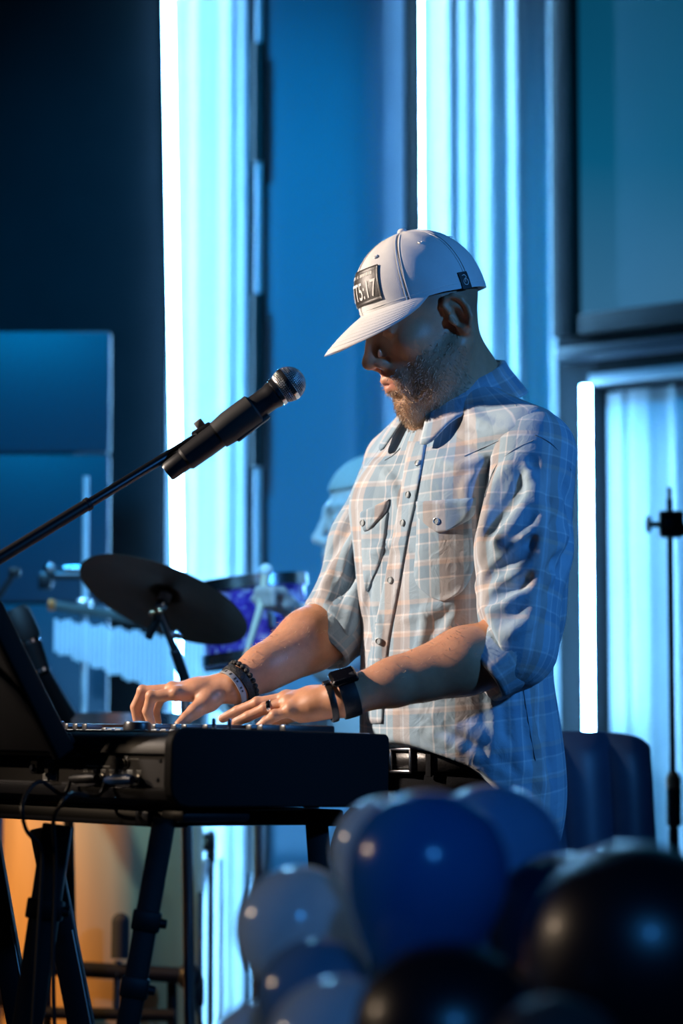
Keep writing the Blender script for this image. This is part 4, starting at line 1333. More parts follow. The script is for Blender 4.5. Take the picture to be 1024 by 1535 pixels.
# ------------------------------------------------------------------ plaid cloth
def plaid_mat():
    m = bpy.data.materials.new('blue_grey_plaid_cotton'); m.use_nodes = True
    nt = m.node_tree; b = nt.nodes['Principled BSDF']
    at = nt.nodes.new('ShaderNodeAttribute'); at.attribute_name = 'weave'
    sp = nt.nodes.new('ShaderNodeSeparateXYZ'); nt.links.new(at.outputs['Vector'], sp.inputs[0])
    def stripes(sock, period, stops):
        d = nt.nodes.new('ShaderNodeMath'); d.operation = 'DIVIDE'; d.inputs[1].default_value = period
        nt.links.new(sock, d.inputs[0])
        f = nt.nodes.new('ShaderNodeMath'); f.operation = 'FRACT'; nt.links.new(d.outputs[0], f.inputs[0])
        cr = nt.nodes.new('ShaderNodeValToRGB'); el = cr.color_ramp.elements
        el[0].position = stops[0][0]; el[0].color = (*stops[0][1], 1)
        el[1].position = stops[-1][0]; el[1].color = (*stops[-1][1], 1)
        for p, c in stops[1:-1]:
            e = el.new(p); e.color = (*c, 1)
        nt.links.new(f.outputs[0], cr.inputs[0])
        return cr.outputs[0]
    B0 = (0.34, 0.47, 0.58); B1 = (0.23, 0.35, 0.47); WH = (0.72, 0.73, 0.76); TN = (0.44, 0.33, 0.27); PK = (0.56, 0.50, 0.49)
    e = 0.018
    def seq(parts):
        out = []; x = 0.0
        for w, c in parts:
            out.append((min(x + e * 0.5, 1), c)); x += w; out.append((min(max(x - e * 0.5, 0), 1), c))
        return out
    warp = stripes(sp.outputs[0], 0.112, seq([(0.20, B0), (0.022, WH), (0.15, B1), (0.022, WH), (0.12, B0), (0.14, TN), (0.045, PK), (0.026, WH), (0.10, PK), (0.15, B1)]))
    weft = stripes(sp.outputs[1], 0.118, seq([(0.24, B0), (0.020, WH), (0.16, B1), (0.05, PK), (0.026, WH), (0.20, B0), (0.020, WH), (0.12, B1), (0.06, PK), (0.10, B0)]))
    mx = nt.nodes.new('ShaderNodeMix'); mx.data_type = 'RGBA'; mx.inputs[0].default_value = 0.46
    nt.links.new(warp, mx.inputs[6]); nt.links.new(weft, mx.inputs[7])
    nt.links.new(mx.outputs[2], b.inputs['Base Color'])
    b.inputs['Roughness'].default_value = 0.78; b.inputs['Specular IOR Level'].default_value = 0.25; b.inputs['Sheen Weight'].default_value = 0.12
    tc = nt.nodes.new('ShaderNodeTexCoord')
    n1 = nt.nodes.new('ShaderNodeTexNoise'); n1.inputs['Scale'].default_value = 34; n1.inputs['Detail'].default_value = 4; n1.inputs['Distortion'].default_value = 1.2
    n2 = nt.nodes.new('ShaderNodeTexNoise'); n2.inputs['Scale'].default_value = 700
    for n_ in (n1, n2): nt.links.new(tc.outputs['Object'], n_.inputs['Vector'])
    b1 = nt.nodes.new('ShaderNodeBump'); b1.inputs['Strength'].default_value = 0.35; b1.inputs['Distance'].default_value = 0.006
    b2 = nt.nodes.new('ShaderNodeBump'); b2.inputs['Strength'].default_value = 0.15; b2.inputs['Distance'].default_value = 0.001
    nt.links.new(n1.outputs['Fac'], b1.inputs['Height']); nt.links.new(n2.outputs['Fac'], b2.inputs['Height'])
    nt.links.new(b1.outputs[0], b2.inputs['Normal']); nt.links.new(b2.outputs[0], b.inputs['Normal'])
    return m


PLAID = plaid_mat()
SEAM = mat('pale_blue_stitching', (0.26, 0.33, 0.40), 0.8)
BUTTON = mat('grey_blue_shirt_button', (0.42, 0.48, 0.52), 0.25, var=0.1)

# ------------------------------------------------------------------ the keyboard player
YM = 3.80
AM = math.radians(40)
MO = np.array([wx(686, YM), YM, 0.0])
MFv = np.array([-math.cos(AM), -math.sin(AM), 0]); MLv = np.array([math.sin(AM), -math.cos(AM), 0]); MZ = np.array([0, 0, 1.0])
RM = np.array([MFv, MLv, MZ])
def MF(f, l, z): return MO + MFv * f + MLv * l + MZ * z
zm = lambda py: zz(py, YM)

LS, LE, LW = P(798, 680, 3.66), P(772, 968, 3.60), P(520, 1044, 3.565)
RS, RE_, RW = P(596, 710, 3.92), P(512, 930, 3.86), P(350, 1030, 3.765)
HD = Head(P(651, 486, 3.75), 18, 24, 1.0)
NB = P(692, 592, 3.82)


def nail_list():
    return NAILS


NAILS = []


def hand(S, wrist, mcps, fingers, thumb, up, rads=None):
    """palm from wrist to knuckles; fingers: list of joint chains; thumb: chain"""
    wrist = np.array(wrist)
    for i, m_ in enumerate(mcps):
        m_ = np.array(m_)
        S.cone(wrist + (m_ - wrist) * 0.12, wrist + (m_ - wrist) * 0.55, 0.0165, 0.0145, 0.012)
        S.cone(wrist + (m_ - wrist) * 0.50, m_, 0.0140, 0.0105, 0.010)
        S.ell(m_ + up * 0.002, (0.0105, 0.0105, 0.0105), 0.006)
        if i: S.cone((mcps[i - 1] + m_) / 2 - up * 0.004, wrist + (m_ - wrist) * 0.4 - up * 0.006, 0.0095, 0.014, 0.010)
    for i, ch in enumerate(fingers):
        pts = [np.array(mcps[i])] + [np.array(c) for c in ch]
        r0 = (0.0098, 0.0086, 0.0080, 0.0070) if rads is None else rads[i]
        rs = list(r0[:len(pts)])
        for j in range(len(pts) - 1):
            S.cone(pts[j], pts[j + 1], rs[j], rs[j + 1], 0.0025)
        S.ell(pts[1] + up * 0.001, (0.0092,) * 3, 0.003)
        d = pts[-1] - pts[-2]; d /= np.linalg.norm(d)
        NAILS.append((pts[-1] - d * 0.002, d, up, rs[-1]))
    pts = [wrist + (np.array(thumb[0]) - wrist) * 0.25] + [np.array(t) for t in thumb]
    rs = [0.016, 0.0165, 0.0120, 0.0095, 0.0080][:len(pts)]
    for j in range(len(pts) - 1): S.cone(pts[j], pts[j + 1], rs[j], rs[j + 1], 0.008 if j < 2 else 0.003)


def keyboard_player():
    S = Sdf()
    HD.build(S)
    S.cone(HD(-0.014, -0.02), NB, 0.050, 0.055, 0.022)
    S.cone(HD(0.02, -0.085), NB + MFv * 0.03 + MLv * 0.0 - MZ * 0.03, 0.030, 0.035, 0.03)
    for q in (-1, 1):                                                            # neck muscles
        S.cone(HD(-0.02, -0.03, 0.055 * q), NB + MFv * 0.055 + MLv * 0.02 * q - MZ * 0.03, 0.013, 0.012, 0.02)
    # trunk and legs under the clothes
    S.chain([NB, MF(0, 0, 1.33), MF(0.01, 0, 1.05), MF(0, 0, 0.90)], [0.066, 0.095, 0.090, 0.095], 0.05)
    S.cone(NB - MZ * 0.05, LS, 0.06, 0.052, 0.04); S.cone(NB - MZ * 0.05, RS, 0.06, 0.052, 0.04)
    legs = player_legs()
    for ch in legs:
        S.chain(ch, [0.07, 0.045, 0.035], 0.03)
        a = ch[-1]; S.cone(a - MZ * 0.035, a + MFv * 0.14 - MZ * 0.05, 0.030, 0.024, 0.03)
    # arms
    for (sh, el, wr_, k) in ((LS, LE, LW, 0), (RS, RE_, RW, 1)):
        S.cone(sh, el, 0.052, 0.046, 0.03)
        d = wr_ - el
        S.cone(el, el + d * 0.30, 0.047, 0.0475, 0.02)
        S.cone(el + d * 0.30, el + d * 0.72, 0.0475, 0.0345, 0.02)
        S.cone(el + d * 0.72, wr_ , 0.0345, 0.0275, 0.015)
        S.cone(el + d * 0.15 - MZ * 0.012, el + d * 0.55 - MZ * 0.010, 0.030, 0.026, 0.02)
    up = np.array([0.1, -0.25, 1.0]); up /= np.linalg.norm(up)
    # left hand (ring hand): extended fingers over the keys, little finger towards the camera
    lm = [P(436, 1064, 3.578), P(431, 1053, 3.598), P(428, 1047, 3.622), P(430, 1046, 3.645)]
    lf = [[P(412, 1073, 3.583), P(398, 1083, 3.588), P(389, 1089, 3.592)],
          [P(398, 1062, 3.608), P(372, 1074, 3.618), P(353, 1083, 3.625)],
          [P(386, 1054, 3.635), P(356, 1066, 3.648), P(334, 1077, 3.655)],
          [P(392, 1054, 3.665), P(366, 1068, 3.685), P(350, 1080, 3.695)]]
    rl = [(0.0092, 0.0080, 0.0076, 0.0066), (0.0098, 0.0086, 0.0080, 0.0068), (0.0100, 0.0088, 0.0082, 0.0070), (0.0098, 0.0086, 0.0080, 0.0068)]
    hand(S, LW + (lm[1] - LW) * 0.10, lm, lf, [P(455, 1062, 3.660), P(425, 1075, 3.685), P(400, 1082, 3.70)], up, rl)
    S.cone(LW + np.array([0.0, 0.0, -0.004]), (lm[0] + lm[1]) / 2 + np.array([0.02, 0, -0.010]), 0.024, 0.015, 0.015)
    # right hand: curled fingers, thumb towards the camera
    rm = [P(264, 1040, 3.752), P(259, 1034, 3.772), P(259, 1033, 3.793), P(267, 1037, 3.812)]
    rf = [[P(227, 1044, 3.757), P(221, 1066, 3.762), P(226, 1083, 3.768)],
          [P(214, 1036, 3.785), P(203, 1060, 3.792), P(206, 1081, 3.796)],
          [P(218, 1040, 3.812), P(208, 1062, 3.818), P(212, 1080, 3.822)],
          [P(240, 1046, 3.830), P(232, 1066, 3.838), P(236, 1082, 3.842)]]
    hand(S, RW + (rm[1] - RW) * 0.12, rm, rf, [P(313, 1050, 3.748), P(292, 1066, 3.735), P(279, 1077, 3.728), P(269, 1086, 3.722)], up)
    v, q = S.mesh(0.0022)
    col, bw = HD.tone(v, SK, np.array([0.34, 0.25, 0.17]), np.array([0.13, 0.09, 0.07]))
    for (c, d, upv, r) in NAILS:                                                 # finger nails
        rel = v - (c + upv * r * 0.9)
        nb = d; up2 = upv - d * (upv @ d); up2 /= np.linalg.norm(up2); sd = np.cross(d, up2)
        k = ((rel @ nb) / 0.0065) ** 2 + ((rel @ sd) / 0.0052) ** 2 + ((rel @ up2) / 0.006) ** 2
        w = np.clip((1.15 - k) * 4, 0, 1)[:, None] * 0.7
        col = col * (1 - w) + w * np.array([0.68, 0.46, 0.40])
    # knuckles slightly redder
    attrs = {'tone': ('FLOAT_COLOR', np.concatenate([col, np.ones((len(col), 1))], 1))}
    body = np_mesh('person', v, q, SKIN, None, attrs)
    tag(body, 'bearded person in white cap and plaid shirt playing the piano standing', 'person')
    body['_w'] = [0.0, 0.0, 0.0]
    N = vnormals(v, q)
    # beard
    ql = HD.local(v)
    cand = np.where(bw > 0.25)[0]
    pr = np.clip(bw[cand], 0, 1) * np.where(ql[cand, 0] > 0.05, 1.0, 0.45)
    pick = cand[RNG.random(len(cand)) < pr * 0.8]
    pts = v[pick] + RNG.normal(0, 0.0008, (len(pick), 3))
    BH = mat('sandy_beard_hair', (0.55, 0.42, 0.30), 0.5, var=0.35, vscale=300)
    strands('beard', pts, N[pick], 0.0070, 0.00050, -HD.v * 0.8 + HD.u * 0.1, BH, body, RNG)
    # forearm hair
    AH = mat('fair_arm_hair', (0.75, 0.52, 0.32), 0.45, var=0.2, vscale=300)
    for (el, wr_) in ((LE, LW), (RE_, RW)):
        d = wr_ - el; L = np.linalg.norm(d); d /= L
        t = (v - el) @ d / L; rad = np.linalg.norm(v - el - ((v - el) @ d)[:, None] * d, axis=1)
        c = np.where((t > 0.05) & (t < 0.93) & (rad < 0.06) & (N[:, 2] > 0.1))[0]
        pick = c[RNG.random(len(c)) < 0.060]
        strands('arm_hair', v[pick] + RNG.normal(0, 0.001, (len(pick), 3)), N[pick] * 0.5, 0.007, 0.00014, d, AH, body, RNG, 0.35)
    return body, S


def player_legs():
    hl, hr = MF(0, 0.078, 0.88), MF(0.02, -0.08, 0.86)
    kl = MF(0.03, 0.095, 0.47); al = MF(-0.03, 0.12, 0.09)
    kr = P(520, 1345, 3.78); kr[2] = 0.60
    ar = np.array([kr[0] + 0.03, kr[1] + 0.03, 0.09])
    return [[hl, kl, al], [hr, kr, ar]]


PERSON, PBODY = keyboard_player()


# ---- shirt: torso, sleeves, cuffs as cloth volumes
def add_folds(S, base, folds, k=0.010):
    for (pl, r, kind) in folds:
        pts = []
        hp, okm = base.hits(pl); hn = base.normals(hp)
        for h, n, g in zip(hp, hn, okm):
            if not g: continue
            pts.append(h - n * (r * 0.55) if kind > 0 else h + n * (r * 0.40))
        if len(pts) < 2: continue
        pts = [np.array(p) for p in bez(pts, 4)]
        m_ = len(pts)
        for i in range(m_ - 1):
            f0 = 0.35 + 0.65 * math.sin(math.pi * (i + 0.2) / m_); f1 = 0.35 + 0.65 * math.sin(math.pi * (i + 1.2) / m_)
            S.cone(pts[i], pts[i + 1], r * f0, r * f1, k, 'u' if kind > 0 else 's')


def torso_weave(x):
    q = (x - MO) @ RM.T
    th = np.arctan2(q[:, 1], q[:, 0] + 0.02)
    return np.stack([th * 0.165 + 0.5, q[:, 2] + 0.02 * np.cos(th), np.zeros(len(x))], 1)


def arm_weave(x, a, b, off):
    d = b - a; L = np.linalg.norm(d); d = d / L
    X, Y_, _ = frame(d, (0.3, -1, 0.1)); X = np.array(X); Y_ = np.array(Y_)
    r = x - a; t = r @ d
    return np.stack([np.arctan2(r @ Y_, r @ X) * 0.075 + off, t + off, np.zeros(len(x))], 1)


def torso_sdf():
    S = Sdf()
    S.ell(MF(0.000, 0, 1.22), (0.128, 0.172, 0.27), 0.0, RM)
    S.ell(MF(0.006, 0, 1.02), (0.134, 0.166, 0.24), 0.05, RM)
    S.ell(MF(-0.012, 0.0, 0.86), (0.142, 0.178, 0.22), 0.05, RM)
    for q, sh in ((1, LS), (-1, RS)):
        S.cone(MF(-0.01, 0.055 * q, 1.435), sh + MZ * 0.012 - MLv * q * 0.015, 0.050, 0.066, 0.045)
        S.cone(MF(0.055, 0.08 * q, 1.30), MF(0.06, 0.06 * q, 1.18), 0.075, 0.06, 0.05)
        S.cone(MF(-0.06, 0.09 * q, 1.34), MF(-0.055, 0.08 * q, 1.14), 0.080, 0.07, 0.05)
    return S


def shirt():
    base = torso_sdf()
    S = torso_sdf()
    add_folds(S, base, [
        ([(590, 1035), (650, 1075), (720, 1105), (780, 1150)], 0.010, 1),
        ([(620, 1085), (690, 1120), (770, 1165)], 0.009, 1),
        ([(700, 1085), (760, 1120), (815, 1180)], 0.009, 1),
        ([(786, 1010), (796, 1090), (818, 1190)], 0.010, 1),
        ([(765, 1030), (772, 1100), (782, 1160)], 0.008, 1),
        ([(735, 1040), (742, 1090), (735, 1140)], 0.007, 1),
        ([(560, 905), (572, 960), (562, 1040)], 0.008, 1),
        ([(640, 905), (628, 980), (600, 1060)], 0.008, 1),
        ([(690, 905), (668, 950), (650, 985)], 0.008, 1),
        ([(720, 700), (700, 735), (716, 790), (712, 860)], 0.010, 1),
        ([(735, 690), (728, 740), (726, 800)], 0.010, -1),
        ([(560, 690), (585, 720), (600, 760)], 0.007, 1),
        ([(660, 690), (690, 700), (725, 690)], 0.008, 1),
        ([(700, 615), (735, 640), (790, 650)], 0.008, 1),
        ([(690, 650), (730, 655), (770, 640)], 0.007, 1),
        ([(560, 830), (590, 815), (640, 830)], 0.006, 1),
        ([(600, 930), (650, 915), (700, 890)], 0.007, 1),
        ([(555, 870), (548, 930), (556, 985)], 0.008, -1),
        ([(800, 1040), (815, 1100), (832, 1180)], 0.008, -1),
    ])
    # hem: high at the front (tucked), low towards the back
    hf, hb = zm(1106), zm(1268)
    A = MF(0.135, 0, hf); B = MF(-0.155, 0, hb)
    t_ = (A - B) / np.linalg.norm(A - B); nrm = np.cross(t_, MLv); nrm = nrm if nrm[2] < 0 else -nrm
    def cut(x):
        l = (x - MO) @ MLv
        return (x - A) @ nrm - 1.3 * l * l - 0.006 * np.sin(((x - MO) @ MFv) * 60)
    S.func(cut, MF(0, 0, 0.8), 0.6, 0.004, 'i')
    # hollow the bottom so that the cloth hangs clear of the trousers
    S.ell(MF(-0.012, 0, 0.80), (0.100, 0.135, 0.16), 0.006, RM, 's')
    # neck opening
    S.cone(NB + MZ * 0.10 - MFv * -0.02, NB - MZ * 0.012, 0.058, 0.050, 0.006, 's')
    v, q = S.mesh(0.0034)
    sh = np_mesh('shirt', v, q, PLAID, PERSON, {'weave': ('FLOAT_VECTOR', torso_weave(v))}, relax=2)
    sh['_w'] = [0.0, 0.0, 0.0]
    return sh, S


SHIRT, SH = shirt()


def sleeve(sh, el, wr_, off, folds, r0, r1):
    def mk():
        S = Sdf()
        d = wr_ - el; dn = d / np.linalg.norm(d)
        mid = sh + (el - sh) * 0.5
        S.cone(sh, mid, r0, (r0 + r1) / 2 + 0.004, 0.0)
        S.cone(mid, el, (r0 + r1) / 2 + 0.004, r1, 0.03)
        S.cone(el, el + dn * 0.03, r1 - 0.004, r1 - 0.008, 0.03)
        return S, dn
    base, dn = mk(); S, _ = mk()
    add_folds(S, base, [(p, r * (0.58 if k > 0 else 0.5), k) for p, r, k in folds], 0.016)
    S.func(lambda x: (x - el) @ dn - 0.035, el, 0.6, 0.003, 'i')
    v, q = S.mesh(0.0032)
    w = arm_weave(v, sh, el, off)
    o = np_mesh('sleeve', v, q, PLAID, SHIRT, {'weave': ('FLOAT_VECTOR', w)}, relax=3)
    return S


def cuff(el, wr_, t0, t1, ra, rb, off, ax_tilt):
    d = wr_ - el; L = np.linalg.norm(d); d = d / L
    d = d + np.array(ax_tilt); d /= np.linalg.norm(d)
    c0 = el + (wr_ - el) / L * t0; c1 = c0 + d * (t1 - t0)
    X, Y_, _ = frame(d, (0, 0, 1)); X = np.array(X); Y_ = np.array(Y_)
    m = MB(); n = 72; rows = [(0.0, -0.006), (0.06, 0.0), (0.3, 0.003), (0.6, 0.001), (0.9, 0.002), (0.985, 0.0005), (1.0, -0.002), (0.97, -0.0055), (0.5, -0.007)]
    vs = []; fs = []; uv = []
    for i, (t, dr) in enumerate(rows):
        for k in range(n):
            a = 2 * math.pi * k / n
            r = ra + (rb - ra) * t + dr + 0.0022 * math.sin(3 * a + t * 2 + off) * (0.4 + t) + 0.0014 * math.sin(7 * a + off * 3 + 2 * t)
            wob = 0.004 * math.sin(2 * a + off)
            p = c0 + (c1 - c0) * t + d * wob * t + (X * math.cos(a) + Y_ * math.sin(a)) * r
            vs.append(p); uv.append((a * 0.055 + off, t * (t1 - t0) + 0.02, 0))
    for i in range(len(rows) - 1):
        for k in range(n):
            k2 = (k + 1) % n
            fs.append((i * n + k, i * n + k2, (i + 1) * n + k2, (i + 1) * n + k))
    np_mesh('cuff', np.array(vs), np.array(fs), PLAID, SHIRT, {'weave': ('FLOAT_VECTOR', np.array(uv))})


SL_L = sleeve(LS, LE, LW, 0.3, [
    ([(770, 690), (742, 730), (726, 790), (722, 840)], 0.012, 1),
    ([(815, 720), (780, 770), (745, 815), (705, 850)], 0.011, 1),
    ([(840, 745), (800, 800), (755, 850), (715, 880)], 0.012, 1),
    ([(850, 800), (810, 840), (765, 880), (712, 905)], 0.010, 1),
    ([(838, 860), (800, 880), (760, 905), (720, 925)], 0.009, 1),
    ([(800, 690), (770, 745), (735, 800)], 0.009, -1),
    ([(830, 780), (780, 830), (730, 868)], 0.009, -1),
    ([(840, 835), (790, 870), (735, 900)], 0.008, -1),
    ([(790, 700), (812, 780), (808, 860), (790, 930)], 0.008, 1),
    ([(845, 720), (858, 790), (835, 870)], 0.009, -1),
    ([(760, 950), (790, 935), (815, 900)], 0.008, 1),
], 0.068, 0.060)
SL_R = sleeve(RS, RE_, RW, 0.55, [
    ([(560, 740), (535, 800), (505, 850), (485, 880)], 0.009, 1),
    ([(550, 780), (525, 840), (515, 890)], 0.009, 1),
    ([(540, 740), (520, 790), (495, 835)], 0.008, -1),
    ([(535, 830), (525, 870), (500, 900)], 0.008, -1),
    ([(545, 860), (530, 910), (520, 950)], 0.007, 1),
], 0.059, 0.057)
cuff(LE, LW, -0.012, 0.064, 0.0600, 0.0545, 0.31, (0, 0, -0.30))
cuff(RE_, RW, -0.012, 0.058, 0.0590, 0.0545, 0.77, (0, 0, -0.28))


# ---- sewn-on pieces that follow the shirt surface
def on_shirt(px, py, off=0.0):
    h = SH.hit(px, py)
    if h is None: return None
    return h + SH.normal(h, 0.004) * off


def patch(name, left, right, off, weave_fn, parent, cols=14, rows=18, matr=None, base=on_shirt, thick=0.004):
    lp = bez([(a, b, 0) for a, b in left], 8); rp = bez([(a, b, 0) for a, b in right], 8)
    L = len(lp); vs = []; ok = True
    grid = []
    for j in range(rows):
        f = j / (rows - 1) * (L - 1); i0 = min(int(f), L - 2); t = f - i0
        a = lp[i0] * (1 - t) + lp[i0 + 1] * t; b = rp[i0] * (1 - t) + rp[i0 + 1] * t
        for i in range(cols):
            s = i / (cols - 1); p = a * (1 - s) + b * s
            edge = (i in (0, cols - 1)) or (j in (0, rows - 1))
            vs.append((p[0], p[1], off * (0.35 if edge else 1.0)))
    n = rows * cols
    v, okm = SH.hits(vs)
    if not okm.all(): print('patch missed', name, (~okm).sum()); return None
    v = v + SH.normals(v, 0.004) * np.array([q[2] for q in vs])[:, None]
    ctr = CAM
    back = v + (v - CAM) / np.linalg.norm(v - CAM, axis=1)[:, None] * thick
    v2 = np.concatenate([v, back])
    fs = []
    for j in range(rows - 1):
        for i in range(cols - 1):
            q = (j * cols + i, j * cols + i + 1, (j + 1) * cols + i + 1, (j + 1) * cols + i)
            fs.append(q[::-1]); fs.append(tuple(n + x for x in q))
    border = [i for i in range(cols)] + [j * cols + cols - 1 for j in range(1, rows)] + [(rows - 1) * cols + i for i in range(cols - 2, -1, -1)] + [j * cols for j in range(rows - 2, 0, -1)]
    for a, b in zip(border, border[1:] + border[:1]): fs.append((a, b, n + b, n + a))
    return np_mesh(name, v2, np.array(fs), matr or PLAID, parent, {'weave': ('FLOAT_VECTOR', weave_fn(v2))})


tw2 = lambda x: torso_weave(x) + np.array([0.021, 0.013, 0])
tw3 = lambda x: torso_weave(x) + np.array([0.045, 0.03, 0])
patch('placket', [(612, 662), (600, 745), (590, 800), (575, 880), (556, 975), (549, 1085)], [(640, 662), (626, 745), (614, 800), (600, 880), (583, 975), (575, 1085)], 0.0032, tw2, SHIRT, 10, 60)
patch('pocket', [(626, 768), (624, 820), (622, 868), (641, 892), (663, 902)], [(706, 762), (709, 810), (710, 852), (694, 886), (666, 902)], 0.0030, tw2, SHIRT)
patch('pocket_flap', [(625, 752), (626, 762), (628, 776), (646, 792), (658, 799)], [(712, 746), (712, 758), (708, 776), (684, 790), (662, 799)], 0.0062, tw3, SHIRT, 14, 12, thick=0.006)
patch('pocket', [(542, 790), (543, 830), (545, 860), (548, 885)], [(583, 768), (578, 810), (570, 845), (552, 886)], 0.0030, tw2, SHIRT, 10, 14)
patch('pocket_flap', [(541, 768), (541, 776), (543, 788), (549, 798)], [(586, 748), (583, 760), (577, 772), (554, 797)], 0.0062, tw3, SHIRT, 10, 10, thick=0.006)


def seam(pix, S, r=0.0008, name='seam'):
    pts = []
    for (px, py) in pix:
        h = S.hit(px, py)
        if h is not None: pts.append(h + S.normal(h) * 0.0004)
    if len(pts) > 1: MB().tube(bez(pts, 6), r, 6).build(name, SEAM, SHIRT)


seam([(696, 684), (714, 676), (732, 668), (752, 660), (772, 662)], SH)
seam([(577, 690), (590, 682), (600, 672)], SH)
seam([(772, 607), (790, 628), (803, 652)], SH)
seam([(800, 660), (768, 676), (742, 702), (727, 745)], SL_L, 0.0009)
seam([(803, 652), (830, 668), (856, 705), (868, 745)], SL_L, 0.0009)
seam([(783, 1020), (792, 1080), (803, 1140)], SH)


def button(px, py, off=0.004, S=None):
    h = on_shirt(px, py, off)
    if h is None: return
    n = SH.normal(h)
    b = MB().lathe([(0, 0.0016), (0.0035, 0.0016), (0.0042, 0.0026), (0.0052, 0.0022), (0.0055, 0.0), (0, 0)], h, n, 18).build('button', BUTTON, SHIRT)
for (px, py) in ((629, 696), (615, 742), (607, 784), (588, 870), (570, 961)): button(px, py)
button(657, 781, 0.0055); button(548, 784, 0.0055)


# ---- collar
def collar():
    C = P(688, 572, 3.805)
    n = 60; rows = 9
    vs = []; uv = []; fs = []
    a0, a1 = math.radians(14), math.radians(346)
    for j in range(rows):
        t = j / (rows - 1)
        for i in range(n):
            s = i / (n - 1); th = a0 + (a1 - a0) * s
            c, q = math.cos(th), math.sin(th)
            ang = min(th, 2 * math.pi - th)                       # 0 front .. pi back
            T = C + MFv * (0.070 * c) + MLv * (0.060 * q) + MZ * (-0.036 * c + 0.004)
            tip = math.exp(-((ang - 0.34) / 0.34) ** 2)
            drop = 0.048 + 0.036 * tip
            out = 0.018 + 0.020 * (1 - tip * 0.2)
            roll = math.sin(min(t * 3.0, 1) * math.pi / 2)
            p = T + (MFv * c + MLv * q) * (out * t + 0.006 * roll) + MZ * (0.006 * math.sin(min(t * 4, 1) * math.pi) - drop * t) + MFv * (0.016 * tip * t) + MLv * (math.copysign(0.020, q) * tip * t)
            vs.append(p); uv.append((th * 0.09 + 0.02, drop * t + 0.01, 0))
    for j in range(rows - 1):
        for i in range(n - 1):
            fs.append((j * n + i, j * n + i + 1, (j + 1) * n + i + 1, (j + 1) * n + i))
    o = np_mesh('collar', np.array(vs), np.array(fs), PLAID, SHIRT, {'weave': ('FLOAT_VECTOR', np.array(uv))})
    s = o.modifiers.new('cloth', 'SOLIDIFY'); s.thickness = 0.0028; s.offset = 0
    # inner stand
    vs = []; uv = []; fs = []
    for j in range(5):
        t = j / 4
        for i in range(n):
            th = 0.06 + (2 * math.pi - 0.12) * i / (n - 1); c, q = math.cos(th), math.sin(th)
            p = C + MFv * (0.068 * c) + MLv * (0.059 * q) + MZ * (-0.036 * c + 0.002 - 0.050 * t) + (MFv * c + MLv * q) * 0.006 * t
            vs.append(p); uv.append((th * 0.08, t * 0.05 + 0.03, 0))
    for j in range(4):
        for i in range(n - 1):
            fs.append((j * n + i, j * n + i + 1, (j + 1) * n + i + 1, (j + 1) * n + i))
    o = np_mesh('collar_stand', np.array(vs), np.array(fs), PLAID, SHIRT, {'weave': ('FLOAT_VECTOR', np.array(uv))})
    s = o.modifiers.new('cloth', 'SOLIDIFY'); s.thickness = 0.0025; s.offset = 0
collar()


